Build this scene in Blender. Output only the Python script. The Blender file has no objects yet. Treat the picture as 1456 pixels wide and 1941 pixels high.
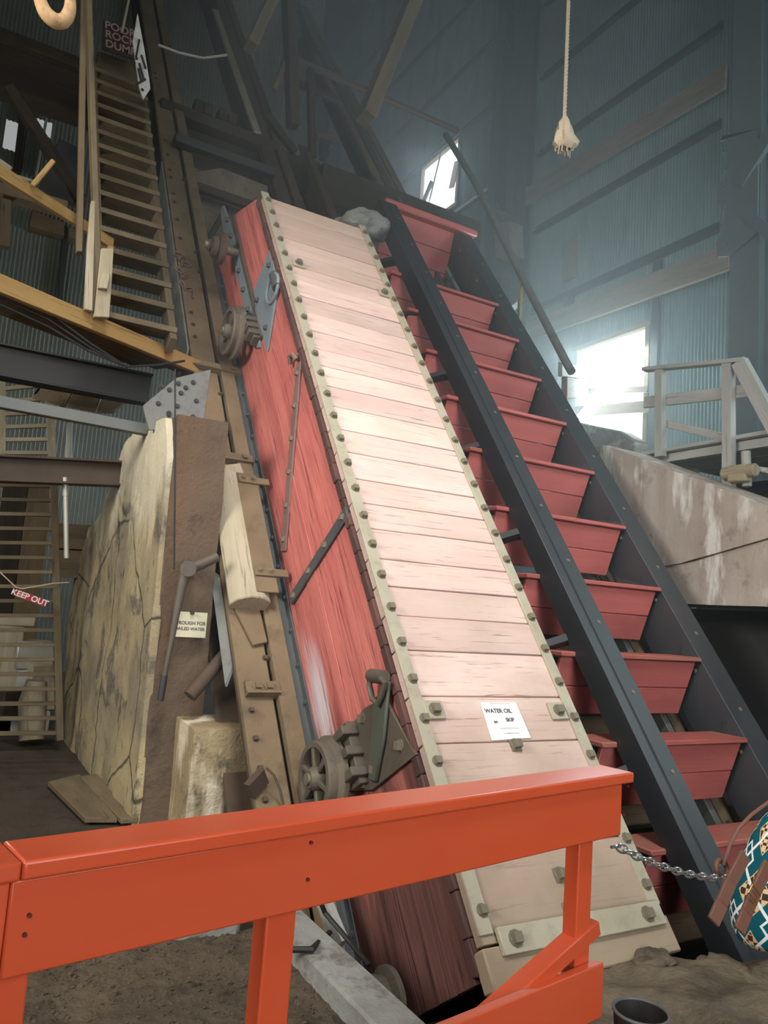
import bpy, bmesh, math, random
from mathutils import Vector, Matrix, noise

random.seed(7)
SC = bpy.context.scene
COL = SC.collection
V = Vector

# ------------------------------------------------------------------ camera
F, CX, CY = 1475.0, 728.0, 970.5
RX = V((0.8650573519, 0.1219064422, 0.4866360008))     # world X, Y, Z in camera axes
RY = V((-0.4967666431, 0.0728203681, 0.8648237371))
RZ = V((0.0699905722, -0.9898666644, 0.1235528489))
EYE = V((0, 0, 1.6))
cam_d = bpy.data.cameras.new('camera')
cam_d.sensor_fit = 'VERTICAL'
cam_d.sensor_height = 36.0
cam_d.lens = F * 36.0 / 1941.0
cam_d.clip_start = 0.05
cam_d.clip_end = 200
cam = bpy.data.objects.new('camera', cam_d)
COL.objects.link(cam)
rgt = V((RX[0], RY[0], RZ[0])); dwn = V((RX[1], RY[1], RZ[1])); fwd = V((RX[2], RY[2], RZ[2]))
m = Matrix.Identity(4)
for i in range(3):
    m[i][0] = rgt[i]; m[i][1] = -dwn[i]; m[i][2] = -fwd[i]; m[i][3] = EYE[i]
cam.matrix_world = m
SC.camera = cam

# ------------------------------------------------------------------ light, sky, exposure
SC.view_settings.view_transform = 'Standard'
SC.view_settings.look = 'None'
SC.view_settings.gamma = 1.0
SC.view_settings.use_curve_mapping = False
SC.view_settings.exposure = 0.0
W = bpy.data.worlds.new('daylight_sky'); SC.world = W
W.use_nodes = True
W.node_tree.nodes['Background'].inputs[0].default_value = (0.80, 0.92, 1.0, 1)
W.node_tree.nodes['Background'].inputs[1].default_value = 3.0

def area(name, loc, target, sx, sy, power, col, spread=180):
    d = bpy.data.lights.new(name, 'AREA'); d.shape = 'RECTANGLE'
    d.size = sx; d.size_y = sy; d.energy = power; d.color = col
    d.spread = math.radians(spread)
    o = bpy.data.objects.new(name, d); COL.objects.link(o)
    o.location = loc
    o.rotation_euler = (V(target) - V(loc)).to_track_quat('-Z', 'Y').to_euler()
    return o
# open truck door in the front wall behind the visitor, its daylight falls on the skip
area('door_daylight', (1.2, -5.9, 3.8), (3.2, 5, 2.6), 6.0, 6.0, 165, (1.0, 0.96, 0.93), 120)
# added lights, overhead for the skip face and left for its red side
area('overhead_fill', (0.5, -1.0, 10.5), (3.0, 4.8, 2.6), 2.4, 2.4, 95, (1.0, 0.98, 0.96), 52)
area('left_fill', (-6.7, 2.0, 5.0), (2.2, 5.0, 2.6), 4.0, 3.0, 250, (1.0, 0.95, 0.90), 80)
# daylight entering by the two windows of the side wall
area('window_daylight', (10.95, 10.9, 6.1), (4, 8, 2), 1.7, 2.0, 800, (0.80, 0.96, 0.99))
area('upper_window_daylight', (10.95, 17.7, 13.6), (4, 10, 3), 1.7, 2.0, 120, (0.78, 0.92, 1.0))
# unseen area light beside the visitor, out of frame on the right
area('right_side_light', (10.8, 2.0, 6.5), (7, 11, 7), 3.5, 5.0, 330, (0.74, 0.94, 0.98))
def lamp(name, loc, power, col, r=0.12):
    d = bpy.data.lights.new(name, 'POINT'); d.energy = power; d.color = col; d.shadow_soft_size = r
    o = bpy.data.objects.new(name, d); COL.objects.link(o); o.location = loc
lamp('work_lamp', (-1.6, 4.6, 3.9), 70, (1.0, 0.86, 0.62))
lamp('far_work_lamp', (-1.0, 12.5, 3.4), 150, (1.0, 0.93, 0.78))

# ------------------------------------------------------------------ frames of reference
A = math.radians(53.114)                                 # dip of the shaft
UX = V((1, 0, 0)); UV = V((0, math.cos(A), math.sin(A))); UN = V((0, -math.sin(A), math.cos(A)))
O = V((2.27, 2.765, 0))
def SK(u, v, w):                                         # along the shaft: across, up the dip, outward
    return O + UX * u + UV * v + UN * w
SKM = Matrix(((UX.x, UV.x, UN.x), (UX.y, UV.y, UN.y), (UX.z, UV.z, UN.z)))

def ray(x, y):
    a, b, c = x - CX, y - CY, F
    return V((RX[0]*a + RX[1]*b + RX[2]*c, RY[0]*a + RY[1]*b + RY[2]*c, RZ[0]*a + RZ[1]*b + RZ[2]*c))
def at(x, y, ax, val):                                   # where the sight line of a photo point meets a real plane
    i = 'xyz'.index(ax); d = ray(x, y)
    return EYE + d * ((val - EYE[i]) / d[i])
def sk(x, y, w):                                         # the same on a plane parallel to the shaft dip
    d = ray(x, y); p = EYE + d * ((O + UN * w - EYE).dot(UN) / d.dot(UN)) - O
    return p.x, p.dot(UV)
def skx(x, y, u):
    d = ray(x, y); p = EYE + d * ((O.x + u - EYE.x) / d.x) - O
    return p.dot(UV), p.dot(UN)

# ------------------------------------------------------------------ materials
def hexc(r, g, b):
    f = lambda c: (c/255/12.92) if c/255 <= 0.04045 else ((c/255 + 0.055)/1.055)**2.4
    return (f(r), f(g), f(b), 1)
class Mat:
    def __init__(s, name):
        s.m = bpy.data.materials.new(name); s.m.use_nodes = True
        s.n = s.m.node_tree.nodes; s.l = s.m.node_tree.links
        s.b = s.n['Principled BSDF']
    def node(s, t, **k):
        n = s.n.new(t)
        for a, v in k.items(): setattr(n, a, v)
        return n
    def link(s, a, b): s.l.new(a, b)
    def attr(s, name='gv'):
        n = s.node('ShaderNodeAttribute'); n.attribute_name = name
        return n
    def noise(s, vec, scale, detail=4, rough=0.55, mapping=None, dist=0.0):
        if mapping is not None:
            mp = s.node('ShaderNodeMapping'); mp.inputs['Scale'].default_value = mapping
            s.link(vec, mp.inputs['Vector']); vec = mp.outputs[0]
        n = s.node('ShaderNodeTexNoise'); n.inputs['Scale'].default_value = scale
        n.inputs['Detail'].default_value = detail; n.inputs['Roughness'].default_value = rough
        n.inputs['Distortion'].default_value = dist
        s.link(vec, n.inputs['Vector']); return n.outputs['Fac']
    def ramp(s, fac, stops, interp='LINEAR'):
        r = s.node('ShaderNodeValToRGB'); r.color_ramp.interpolation = interp
        e = r.color_ramp.elements
        while len(e) < len(stops): e.new(0.5)
        for i, (p, c) in enumerate(stops):
            e[i].position = p; e[i].color = c if len(c) == 4 else (*c, 1)
        s.link(fac, r.inputs[0]); return r.outputs[0]
    def grey(s, fac, lo, hi):
        return s.ramp(fac, [(lo, (0, 0, 0, 1)), (hi, (1, 1, 1, 1))])
    def mix(s, fac, a, b, mode='MIX'):
        n = s.node('ShaderNodeMix'); n.data_type = 'RGBA'; n.blend_type = mode
        for sock, v in ((n.inputs[0], fac), (n.inputs[6], a), (n.inputs[7], b)):
            if hasattr(v, 'is_linked'): s.link(v, sock)
            else: sock.default_value = v
        return n.outputs[2]
    def math(s, op, a, b=0.0, clamp=False):
        n = s.node('ShaderNodeMath'); n.operation = op; n.use_clamp = clamp
        for sock, v in ((n.inputs[0], a), (n.inputs[1], b)):
            if hasattr(v, 'is_linked'): s.link(v, sock)
            else: sock.default_value = v
        return n.outputs[0]
    def bump(s, h, strength=0.3, dist=0.01):
        n = s.node('ShaderNodeBump'); n.inputs['Strength'].default_value = strength
        n.inputs['Distance'].default_value = dist
        s.link(h, n.inputs['Height']); s.link(n.outputs[0], s.b.inputs['Normal'])
    def done(s, col, rough=0.7, metal=0.0, spec=None):
        if hasattr(col, 'is_linked'): s.link(col, s.b.inputs['Base Color'])
        else: s.b.inputs['Base Color'].default_value = col
        if hasattr(rough, 'is_linked'): s.link(rough, s.b.inputs['Roughness'])
        else: s.b.inputs['Roughness'].default_value = rough
        s.b.inputs['Metallic'].default_value = metal
        if spec is not None: s.b.inputs['Specular IOR Level'].default_value = spec
        return s.m

def wood(name, c1, c2, cdark, dirt=None, dirt_amt=0.5, grain=26, tone=0.35, rough=0.8, bump=0.35, crack=0.36, spec=0.3):
    M = Mat(name); g = M.attr().outputs['Vector']
    fine = M.noise(g, 1.0, 6, 0.65, mapping=(2.2, grain*2, grain*2), dist=0.6)
    broad = M.noise(g, 1.0, 4, 0.6, mapping=(0.9, 5.0, 5.0))
    c = M.mix(M.grey(broad, 0.32, 0.68), c1, c2)
    c = M.mix(M.math('MULTIPLY', M.grey(fine, crack + 0.12, crack - 0.04) if False else M.ramp(fine, [(crack - 0.05, (1, 1, 1, 1)), (crack + 0.07, (0, 0, 0, 1))]), 0.8), c, cdark)
    if dirt:
        d = M.noise(g, 1.0, 5, 0.6, mapping=(1.4, 2.0, 2.0))
        c = M.mix(M.math('MULTIPLY', M.grey(d, 0.45, 0.7), dirt_amt), c, dirt)
    t = M.attr('tone').outputs['Fac']
    v = M.math('ADD', M.math('MULTIPLY', t, tone), 1.0 - tone * 0.5)
    hs = M.node('ShaderNodeHueSaturation'); M.link(c, hs.inputs['Color']); M.link(v, hs.inputs['Value'])
    M.bump(fine, bump, 0.006)
    return M.done(hs.outputs[0], rough, spec=spec)

def metal(name, base, dust, rust, dust_amt=0.5, rust_amt=0.4, rough=0.6, metallic=0.0, bump=0.15, scale=3.0):
    M = Mat(name); g = M.attr().outputs['Vector']
    a = M.noise(g, scale, 5, 0.6); b = M.noise(g, scale * 3.1, 6, 0.7); f = M.noise(g, 60, 3, 0.6)
    c = M.mix(M.math('MULTIPLY', M.grey(a, 0.35, 0.68), dust_amt), base, dust)
    c = M.mix(M.math('MULTIPLY', M.grey(b, 0.52, 0.66), rust_amt), c, rust)
    M.bump(f, bump, 0.004)
    return M.done(c, rough, metallic)

def concrete(name, c1, c2, c3, stain, light=None, light_amt=0.0, bump=0.6):
    M = Mat(name); g = M.attr().outputs['Vector']
    a = M.noise(g, 1.1, 6, 0.6); b = M.noise(g, 4.5, 7, 0.7); f = M.noise(g, 28, 5, 0.7)
    streak = M.noise(g, 1.0, 5, 0.6, mapping=(4.0, 4.0, 0.35))
    c = M.mix(M.grey(a, 0.38, 0.62), c1, c2)
    c = M.mix(M.math('MULTIPLY', M.grey(streak, 0.46, 0.66), 0.6), c, c3)
    c = M.mix(M.math('MULTIPLY', M.grey(b, 0.56, 0.66), 0.7), c, stain)
    if light is not None:
        d = M.noise(g, 1.0, 5, 0.65, mapping=(2.4, 2.4, 0.6))
        c = M.mix(M.math('MULTIPLY', M.grey(d, 0.54, 0.62), light_amt), c, light)
    h = M.math('ADD', M.math('MULTIPLY', b, 1.5), M.math('MULTIPLY', f, 0.5))
    M.bump(h, bump, 0.03)
    return M.done(c, 0.9, spec=0.2)

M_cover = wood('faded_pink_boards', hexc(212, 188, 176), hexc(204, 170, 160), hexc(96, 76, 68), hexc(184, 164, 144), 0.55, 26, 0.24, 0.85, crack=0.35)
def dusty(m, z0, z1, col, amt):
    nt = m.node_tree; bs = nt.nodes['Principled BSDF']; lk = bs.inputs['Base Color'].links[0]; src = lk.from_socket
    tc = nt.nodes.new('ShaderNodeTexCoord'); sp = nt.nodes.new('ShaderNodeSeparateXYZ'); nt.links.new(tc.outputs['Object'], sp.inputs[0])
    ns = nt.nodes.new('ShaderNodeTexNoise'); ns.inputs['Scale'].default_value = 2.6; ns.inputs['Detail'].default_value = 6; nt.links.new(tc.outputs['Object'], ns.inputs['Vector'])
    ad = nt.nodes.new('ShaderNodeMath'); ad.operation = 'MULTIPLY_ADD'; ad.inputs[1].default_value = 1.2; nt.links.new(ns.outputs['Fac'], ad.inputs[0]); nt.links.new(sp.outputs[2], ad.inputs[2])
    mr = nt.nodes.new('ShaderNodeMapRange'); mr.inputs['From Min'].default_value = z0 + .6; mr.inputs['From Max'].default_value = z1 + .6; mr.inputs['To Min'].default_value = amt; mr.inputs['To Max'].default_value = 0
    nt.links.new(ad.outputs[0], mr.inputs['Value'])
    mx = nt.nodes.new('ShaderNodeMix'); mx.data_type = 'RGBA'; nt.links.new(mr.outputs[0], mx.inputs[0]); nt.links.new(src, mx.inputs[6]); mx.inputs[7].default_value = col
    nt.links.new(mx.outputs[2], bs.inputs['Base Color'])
dusty(M_cover, .1, 1.5, hexc(138, 124, 100), .9)  # khaki, darker towards the foot of the face
dusty(M_cover, 5.9, 3.9, hexc(176, 150, 124), .6)  # tan towards the top of the face
M_raw = wood('grey_brown_timber', hexc(112, 98, 76), hexc(92, 80, 62), hexc(46, 38, 28), hexc(130, 112, 84), 0.5, 18, 0.4)
M_pale = wood('pale_weathered_timber', hexc(172, 162, 140), hexc(150, 140, 116), hexc(84, 74, 58), hexc(136, 120, 92), 0.5, 18, 0.2)
M_dark = wood('dark_sooty_timber', hexc(58, 50, 40), hexc(44, 38, 31), hexc(20, 17, 14), hexc(74, 64, 48), 0.4, 16, 0.4)
M_ladder = wood('dusty_ladder_wood', hexc(108, 96, 75), hexc(90, 80, 61), hexc(54, 46, 34), hexc(140, 124, 96), 0.4, 18, 0.35)
M_yel = wood('yellow_pine_handrail', hexc(178, 146, 92), hexc(160, 128, 78), hexc(96, 74, 44), None, 0, 18, 0.2)
M_brown = wood('brown_girt_plank', hexc(150, 132, 112), hexc(128, 114, 98), hexc(80, 70, 60), None, 0, 16, 0.2)
M_grail = wood('grey_platform_lumber', hexc(176, 176, 168), hexc(158, 160, 154), hexc(110, 112, 108), None, 0, 18, 0.2)
M_bench = wood('red_bench_paint', hexc(200, 112, 105), hexc(186, 100, 94), hexc(96, 36, 34), hexc(150, 84, 76), 0.4, 20, 0.22, 0.55, crack=0.27)
M_benchtop = wood('dusty_bench_top', hexc(176, 92, 84), hexc(158, 98, 84), hexc(96, 48, 42), hexc(164, 128, 108), 0.6, 20, 0.2, 0.7, crack=0.27)
M_orange = wood('orange_red_rail_paint', hexc(208, 84, 48), hexc(202, 80, 46), hexc(186, 70, 42), hexc(200, 98, 66), 0.25, 14, 0.04, 0.32, 0.08, 0.22, spec=0.5)

def red_side():
    M = Mat('worn_red_plank_paint'); at_ = M.attr(); g = at_.outputs['Vector']
    sx = M.node('ShaderNodeSeparateXYZ'); M.link(g, sx.inputs[0])
    fine = M.noise(g, 1.0, 6, 0.7, mapping=(1.3, 34, 34), dist=1.2)
    broad = M.noise(g, 1.0, 5, 0.65, mapping=(0.55, 5.5, 5.5), dist=0.5)
    c = M.mix(M.grey(broad, 0.35, 0.65), hexc(200, 118, 108), hexc(176, 92, 86))
    c = M.mix(M.math('MULTIPLY', M.ramp(fine, [(0.33, (1, 1, 1, 1)), (0.47, (0, 0, 0, 1))]), 0.8), c, hexc(74, 42, 38))
    # paint lost towards the worn lower end and along the front edge planks
    low = M.math('MULTIPLY', M.math('SUBTRACT', 2.4, sx.outputs[0]), 0.5, True)
    fr = M.math('MULTIPLY', M.math('ADD', sx.outputs[1], 0.17), 4.2, True)
    loss = M.math('ADD', M.math('MULTIPLY', low, 0.34), M.math('MULTIPLY', fr, 0.30))
    k = M.math('ADD', M.math('MULTIPLY', fine, 0.45), M.math('ADD', M.math('MULTIPLY', broad, 0.6), loss))
    c = M.mix(M.math('MULTIPLY', M.grey(k, 0.62, 0.78), 0.88), c, M.mix(M.grey(fine, 0.35, 0.62), hexc(38, 30, 28), hexc(88, 66, 60)))
    # one scraped whitish patch
    dv = M.math('MULTIPLY', M.math('SUBTRACT', sx.outputs[0], 1.95), 1.15)
    dw = M.math('MULTIPLY', M.math('ADD', sx.outputs[1], 0.98), 4.2)
    dd = M.math('SQRT', M.math('ADD', M.math('MULTIPLY', dv, dv), M.math('MULTIPLY', dw, dw)))
    pm = M.math('SUBTRACT', 1.4, M.math('ADD', dd, M.math('MULTIPLY', fine, 1.5)))
    c = M.mix(M.math('MULTIPLY', M.grey(pm, 0.0, 0.45), 0.85), c, hexc(206, 198, 202))
    t = M.attr('tone').outputs['Fac']
    hs = M.node('ShaderNodeHueSaturation'); M.link(c, hs.inputs['Color'])
    M.link(M.math('ADD', M.math('MULTIPLY', t, 0.22), 0.88), hs.inputs['Value'])
    M.bump(fine, 0.5, 0.006)
    return M.done(hs.outputs[0], 0.7, spec=0.3)
M_red = red_side()

M_strip = metal('cream_grey_edge_iron', hexc(168, 162, 142), hexc(150, 140, 116), hexc(112, 98, 76), 0.6, 0.25, 0.6)
M_bolt = metal('bolt_iron', hexc(120, 114, 98), hexc(134, 124, 102), hexc(84, 70, 54), 0.6, 0.4, 0.55, 0.3)
M_blue = metal('blue_grey_strap_iron', hexc(116, 130, 138), hexc(128, 134, 134), hexc(92, 92, 88), 0.6, 0.3, 0.55)
M_bluedk = metal('dark_blue_grey_iron', hexc(66, 72, 74), hexc(84, 86, 84), hexc(58, 52, 46), 0.6, 0.3, 0.6)
M_plate = metal('grey_green_plate_iron', hexc(80, 74, 64), hexc(94, 84, 70), hexc(74, 56, 46), 0.6, 0.6, 0.6)
M_rustbar = metal('purplish_bar_iron', hexc(118, 92, 86), hexc(126, 104, 94), hexc(90, 64, 56), 0.6, 0.4, 0.6)
M_wheel = metal('dusty_cast_iron', hexc(84, 78, 68), hexc(112, 100, 82), hexc(62, 52, 42), 0.6, 0.4, 0.7)
M_black = metal('black_painted_steel', hexc(54, 58, 62), hexc(74, 75, 74), hexc(82, 76, 66), 0.45, 0.10, 0.42, bump=0.08, scale=1.2)
M_girder = metal('dust_brown_girder', hexc(106, 90, 68), hexc(130, 112, 84), hexc(80, 66, 50), 0.8, 0.5, 0.9, bump=0.5, scale=1.6)
M_girderdk = metal('dark_brown_girder', hexc(72, 58, 46), hexc(92, 74, 56), hexc(52, 42, 34), 0.6, 0.4, 0.85, bump=0.3, scale=1.6)
M_greysteel = metal('grey_gusset_steel', hexc(108, 112, 110), hexc(124, 122, 112), hexc(80, 70, 60), 0.5, 0.45, 0.6, scale=2.0)
M_darksteel = metal('dark_frame_steel', hexc(44, 46, 46), hexc(58, 56, 52), hexc(50, 42, 36), 0.5, 0.3, 0.6)
M_brownbeam = metal('brown_painted_beam', hexc(76, 62, 52), hexc(88, 74, 60), hexc(60, 48, 40), 0.5, 0.3, 0.7)
M_column = metal('blue_grey_column_steel', hexc(88, 98, 102), hexc(98, 106, 108), hexc(78, 82, 82), 0.5, 0.3, 0.7)
M_chain = metal('bright_zinc_chain', hexc(214, 216, 216), hexc(196, 196, 194), hexc(170, 168, 160), 0.4, 0.2, 0.25, 0.9)
M_gusset = metal('pale_splice_plate', hexc(206, 204, 196), hexc(186, 182, 172), hexc(120, 112, 98), 0.4, 0.4, 0.6)

M_pier_block = concrete('stained_old_concrete', hexc(168, 150, 116), hexc(138, 124, 98), hexc(120, 96, 68), hexc(84, 78, 68), hexc(226, 214, 186), 0.8)
def pier_mat():
    M = Mat('mottled_old_concrete'); g = M.attr().outputs['Vector']
    a = M.noise(g, 1.3, 7, 0.62); b = M.noise(g, 2.1, 8, 0.68, mapping=(1, 1.2, .8), dist=.5); s = M.noise(g, 1.0, 5, .6, mapping=(3.2, 3.2, .5)); f = M.noise(g, 30, 6, .7); pit = M.noise(g, 9, 6, .6, mapping=(1, 1.3, .55))
    c = M.mix(M.grey(a, .4, .6), hexc(176, 160, 122), hexc(140, 130, 108))
    c = M.mix(M.math('MULTIPLY', M.grey(s, .5, .62), .5), c, hexc(190, 172, 134))
    c = M.mix(M.math('MULTIPLY', M.grey(b, .54, .60), .85), c, M.mix(M.grey(f, .35, .65), hexc(70, 64, 56), hexc(122, 116, 106)))
    vo = M.node('ShaderNodeTexVoronoi'); vo.feature = 'DISTANCE_TO_EDGE'; vo.inputs['Scale'].default_value = .75
    mx = M.node('ShaderNodeMix'); mx.data_type = 'VECTOR'; mx.inputs[0].default_value = .12
    nz = M.node('ShaderNodeTexNoise'); nz.inputs['Scale'].default_value = 3; nz.inputs['Detail'].default_value = 6; M.link(g, nz.inputs['Vector']); M.link(g, mx.inputs[4]); M.link(nz.outputs['Color'], mx.inputs[5]); M.link(mx.outputs[1], vo.inputs['Vector'])
    c = M.mix(M.ramp(vo.outputs['Distance'], [(0.004, (.85, .85, .85, 1)), (.012, (0, 0, 0, 1))]), c, hexc(54, 48, 40))
    c = M.mix(M.math('MULTIPLY', M.ramp(pit, [(.30, (1, 1, 1, 1)), (.36, (0, 0, 0, 1))]), .85), c, hexc(62, 54, 44))
    sx = M.node('ShaderNodeSeparateXYZ'); M.link(g, sx.inputs[0])
    up = M.math('ADD', sx.outputs[2], M.math('MULTIPLY', s, 1.6))
    c = M.mix(M.math('MULTIPLY', M.grey(M.math('SUBTRACT', up, 2.3), .55, 1.1), .7), c, hexc(226, 218, 192))
    M.bump(M.math('ADD', M.math('MULTIPLY', b, 1.6), M.math('MULTIPLY', f, .5)), .7, .03)
    return M.done(c, .9, spec=.2)
M_pier = pier_mat()
M_edge = wood('dark_red_edge_boards', hexc(98, 66, 60), hexc(76, 56, 52), hexc(38, 30, 28), hexc(60, 50, 46), .5, 18, .5)
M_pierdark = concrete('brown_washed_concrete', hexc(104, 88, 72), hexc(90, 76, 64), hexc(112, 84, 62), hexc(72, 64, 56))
M_wedge = concrete('grey_pink_concrete', hexc(176, 166, 154), hexc(160, 148, 136), hexc(146, 128, 116), hexc(132, 122, 112), hexc(224, 224, 214), 0.7, 0.3)
M_grey = concrete('pale_grey_concrete', hexc(164, 164, 158), hexc(142, 142, 136), hexc(124, 122, 114), hexc(96, 90, 80), None, 0, 0.4)
M_rubble = concrete('dusty_rubble', hexc(122, 110, 92), hexc(100, 90, 76), hexc(86, 78, 66), hexc(70, 62, 52), None, 0, 0.9)
M_dirt = concrete('dark_earth_floor', hexc(70, 62, 52), hexc(60, 53, 45), hexc(52, 46, 39), hexc(44, 39, 33), None, 0, 0.6)
M_gravel = concrete('brown_gravel', hexc(104, 92, 76), hexc(90, 80, 66), hexc(80, 70, 58), hexc(64, 56, 46), None, 0, 0.9)

def corr(name, c1, c2, rust):
    M = Mat(name); g = M.attr().outputs['Vector']
    a = M.noise(g, 0.7, 5, 0.6); b = M.noise(g, 1.0, 5, 0.6, mapping=(2.2, 2.2, 0.35))
    c = M.mix(M.grey(a, 0.35, 0.65), c1, c2)
    c = M.mix(M.math('MULTIPLY', M.grey(b, 0.52, 0.7), 0.5), c, rust)
    return M.done(c, 0.5, 0.25)
M_corr = corr('galvanized_corrugated_iron', hexc(144, 168, 170), hexc(128, 152, 154), hexc(106, 118, 120))
M_corr2 = corr('dull_corrugated_iron', hexc(132, 138, 130), hexc(112, 118, 112), hexc(92, 86, 74))

def plain(name, col, rough=0.7, metallic=0.0):
    M = Mat(name); g = M.attr().outputs['Vector']
    n = M.noise(g, 12, 4, 0.6)
    return M.done(M.mix(M.math('MULTIPLY', M.grey(n, 0.4, 0.7), 0.25), col, tuple(c * 0.75 for c in col[:3]) + (1,)), rough, metallic)
M_paper = plain('white_paper', hexc(244, 243, 236))
M_card = plain('cream_card', hexc(206, 200, 170))
M_ink = plain('grey_ink', hexc(84, 84, 82))
M_redcard = plain('red_tag_card', hexc(150, 36, 44))
M_signred = plain('dull_maroon_sign', hexc(58, 38, 34))
M_oldwhite = plain('faded_lettering', hexc(150, 128, 120))
M_white = plain('white_lettering', hexc(226, 210, 204))
M_rope = plain('tan_rope_fibre', hexc(190, 172, 146))
M_leather = plain('brown_leather', hexc(116, 78, 62), 0.55)
M_brass = plain('brass_buckle', hexc(210, 176, 110), 0.3, 0.9)
M_cable = plain('dark_cable', hexc(34, 32, 30), 0.6)
M_hook = metal('sandy_cast_hook', hexc(176, 140, 96), hexc(196, 164, 120), hexc(128, 88, 54), 0.6, 0.6, 0.7, scale=6)
M_bucket = plain('dark_bucket_iron', hexc(52, 50, 48), 0.5, 0.3)
M_pipe = metal('grey_pipe_iron', hexc(88, 92, 90), hexc(110, 108, 100), hexc(74, 64, 54), 0.5, 0.3, 0.5)
M_conduit = plain('pale_grey_conduit', hexc(176, 174, 162), 0.45, 0.4)

def bag_mat():
    M = Mat('teal_woven_diamond_cloth'); g = M.attr().outputs['Vector']
    sx = M.node('ShaderNodeSeparateXYZ'); M.link(g, sx.inputs[0])
    def tri(v, s, ph=0.0):                               # triangle wave 0..1
        n = M.node('ShaderNodeMath'); n.operation = 'PINGPONG'
        M.link(M.math('ADD', M.math('MULTIPLY', v, s), ph), n.inputs[0]); n.inputs[1].default_value = 1.0
        return n.outputs[0]
    x, z = sx.outputs[0], sx.outputs[2]
    d = M.math('ABSOLUTE', M.math('SUBTRACT', tri(x, 9.5, .3), tri(z, 7.5)))
    ringsep = M.math('ADD', tri(x, 9.5, .3), tri(z, 7.5))
    c = M.mix(M.math('LESS_THAN', ringsep, 0.8), hexc(20, 84, 96), hexc(206, 176, 134))
    ch = M.node('ShaderNodeTexChecker'); ch.inputs['Scale'].default_value = 36
    ch.inputs['Color1'].default_value = hexc(214, 186, 146); ch.inputs['Color2'].default_value = hexc(70, 52, 40); M.link(g, ch.inputs['Vector'])
    c = M.mix(M.math('MULTIPLY', M.math('LESS_THAN', ringsep, 0.74), M.math('GREATER_THAN', ringsep, 0.2)), c, ch.outputs['Color'])
    c = M.mix(M.math('LESS_THAN', d, 0.085), c, hexc(226, 228, 226))
    c = M.mix(M.math('LESS_THAN', M.math('ABSOLUTE', M.math('SUBTRACT', ringsep, 1.45)), 0.06), c, hexc(226, 228, 226))
    return M.done(c, 0.9, spec=0.1)
M_bag = bag_mat()

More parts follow.
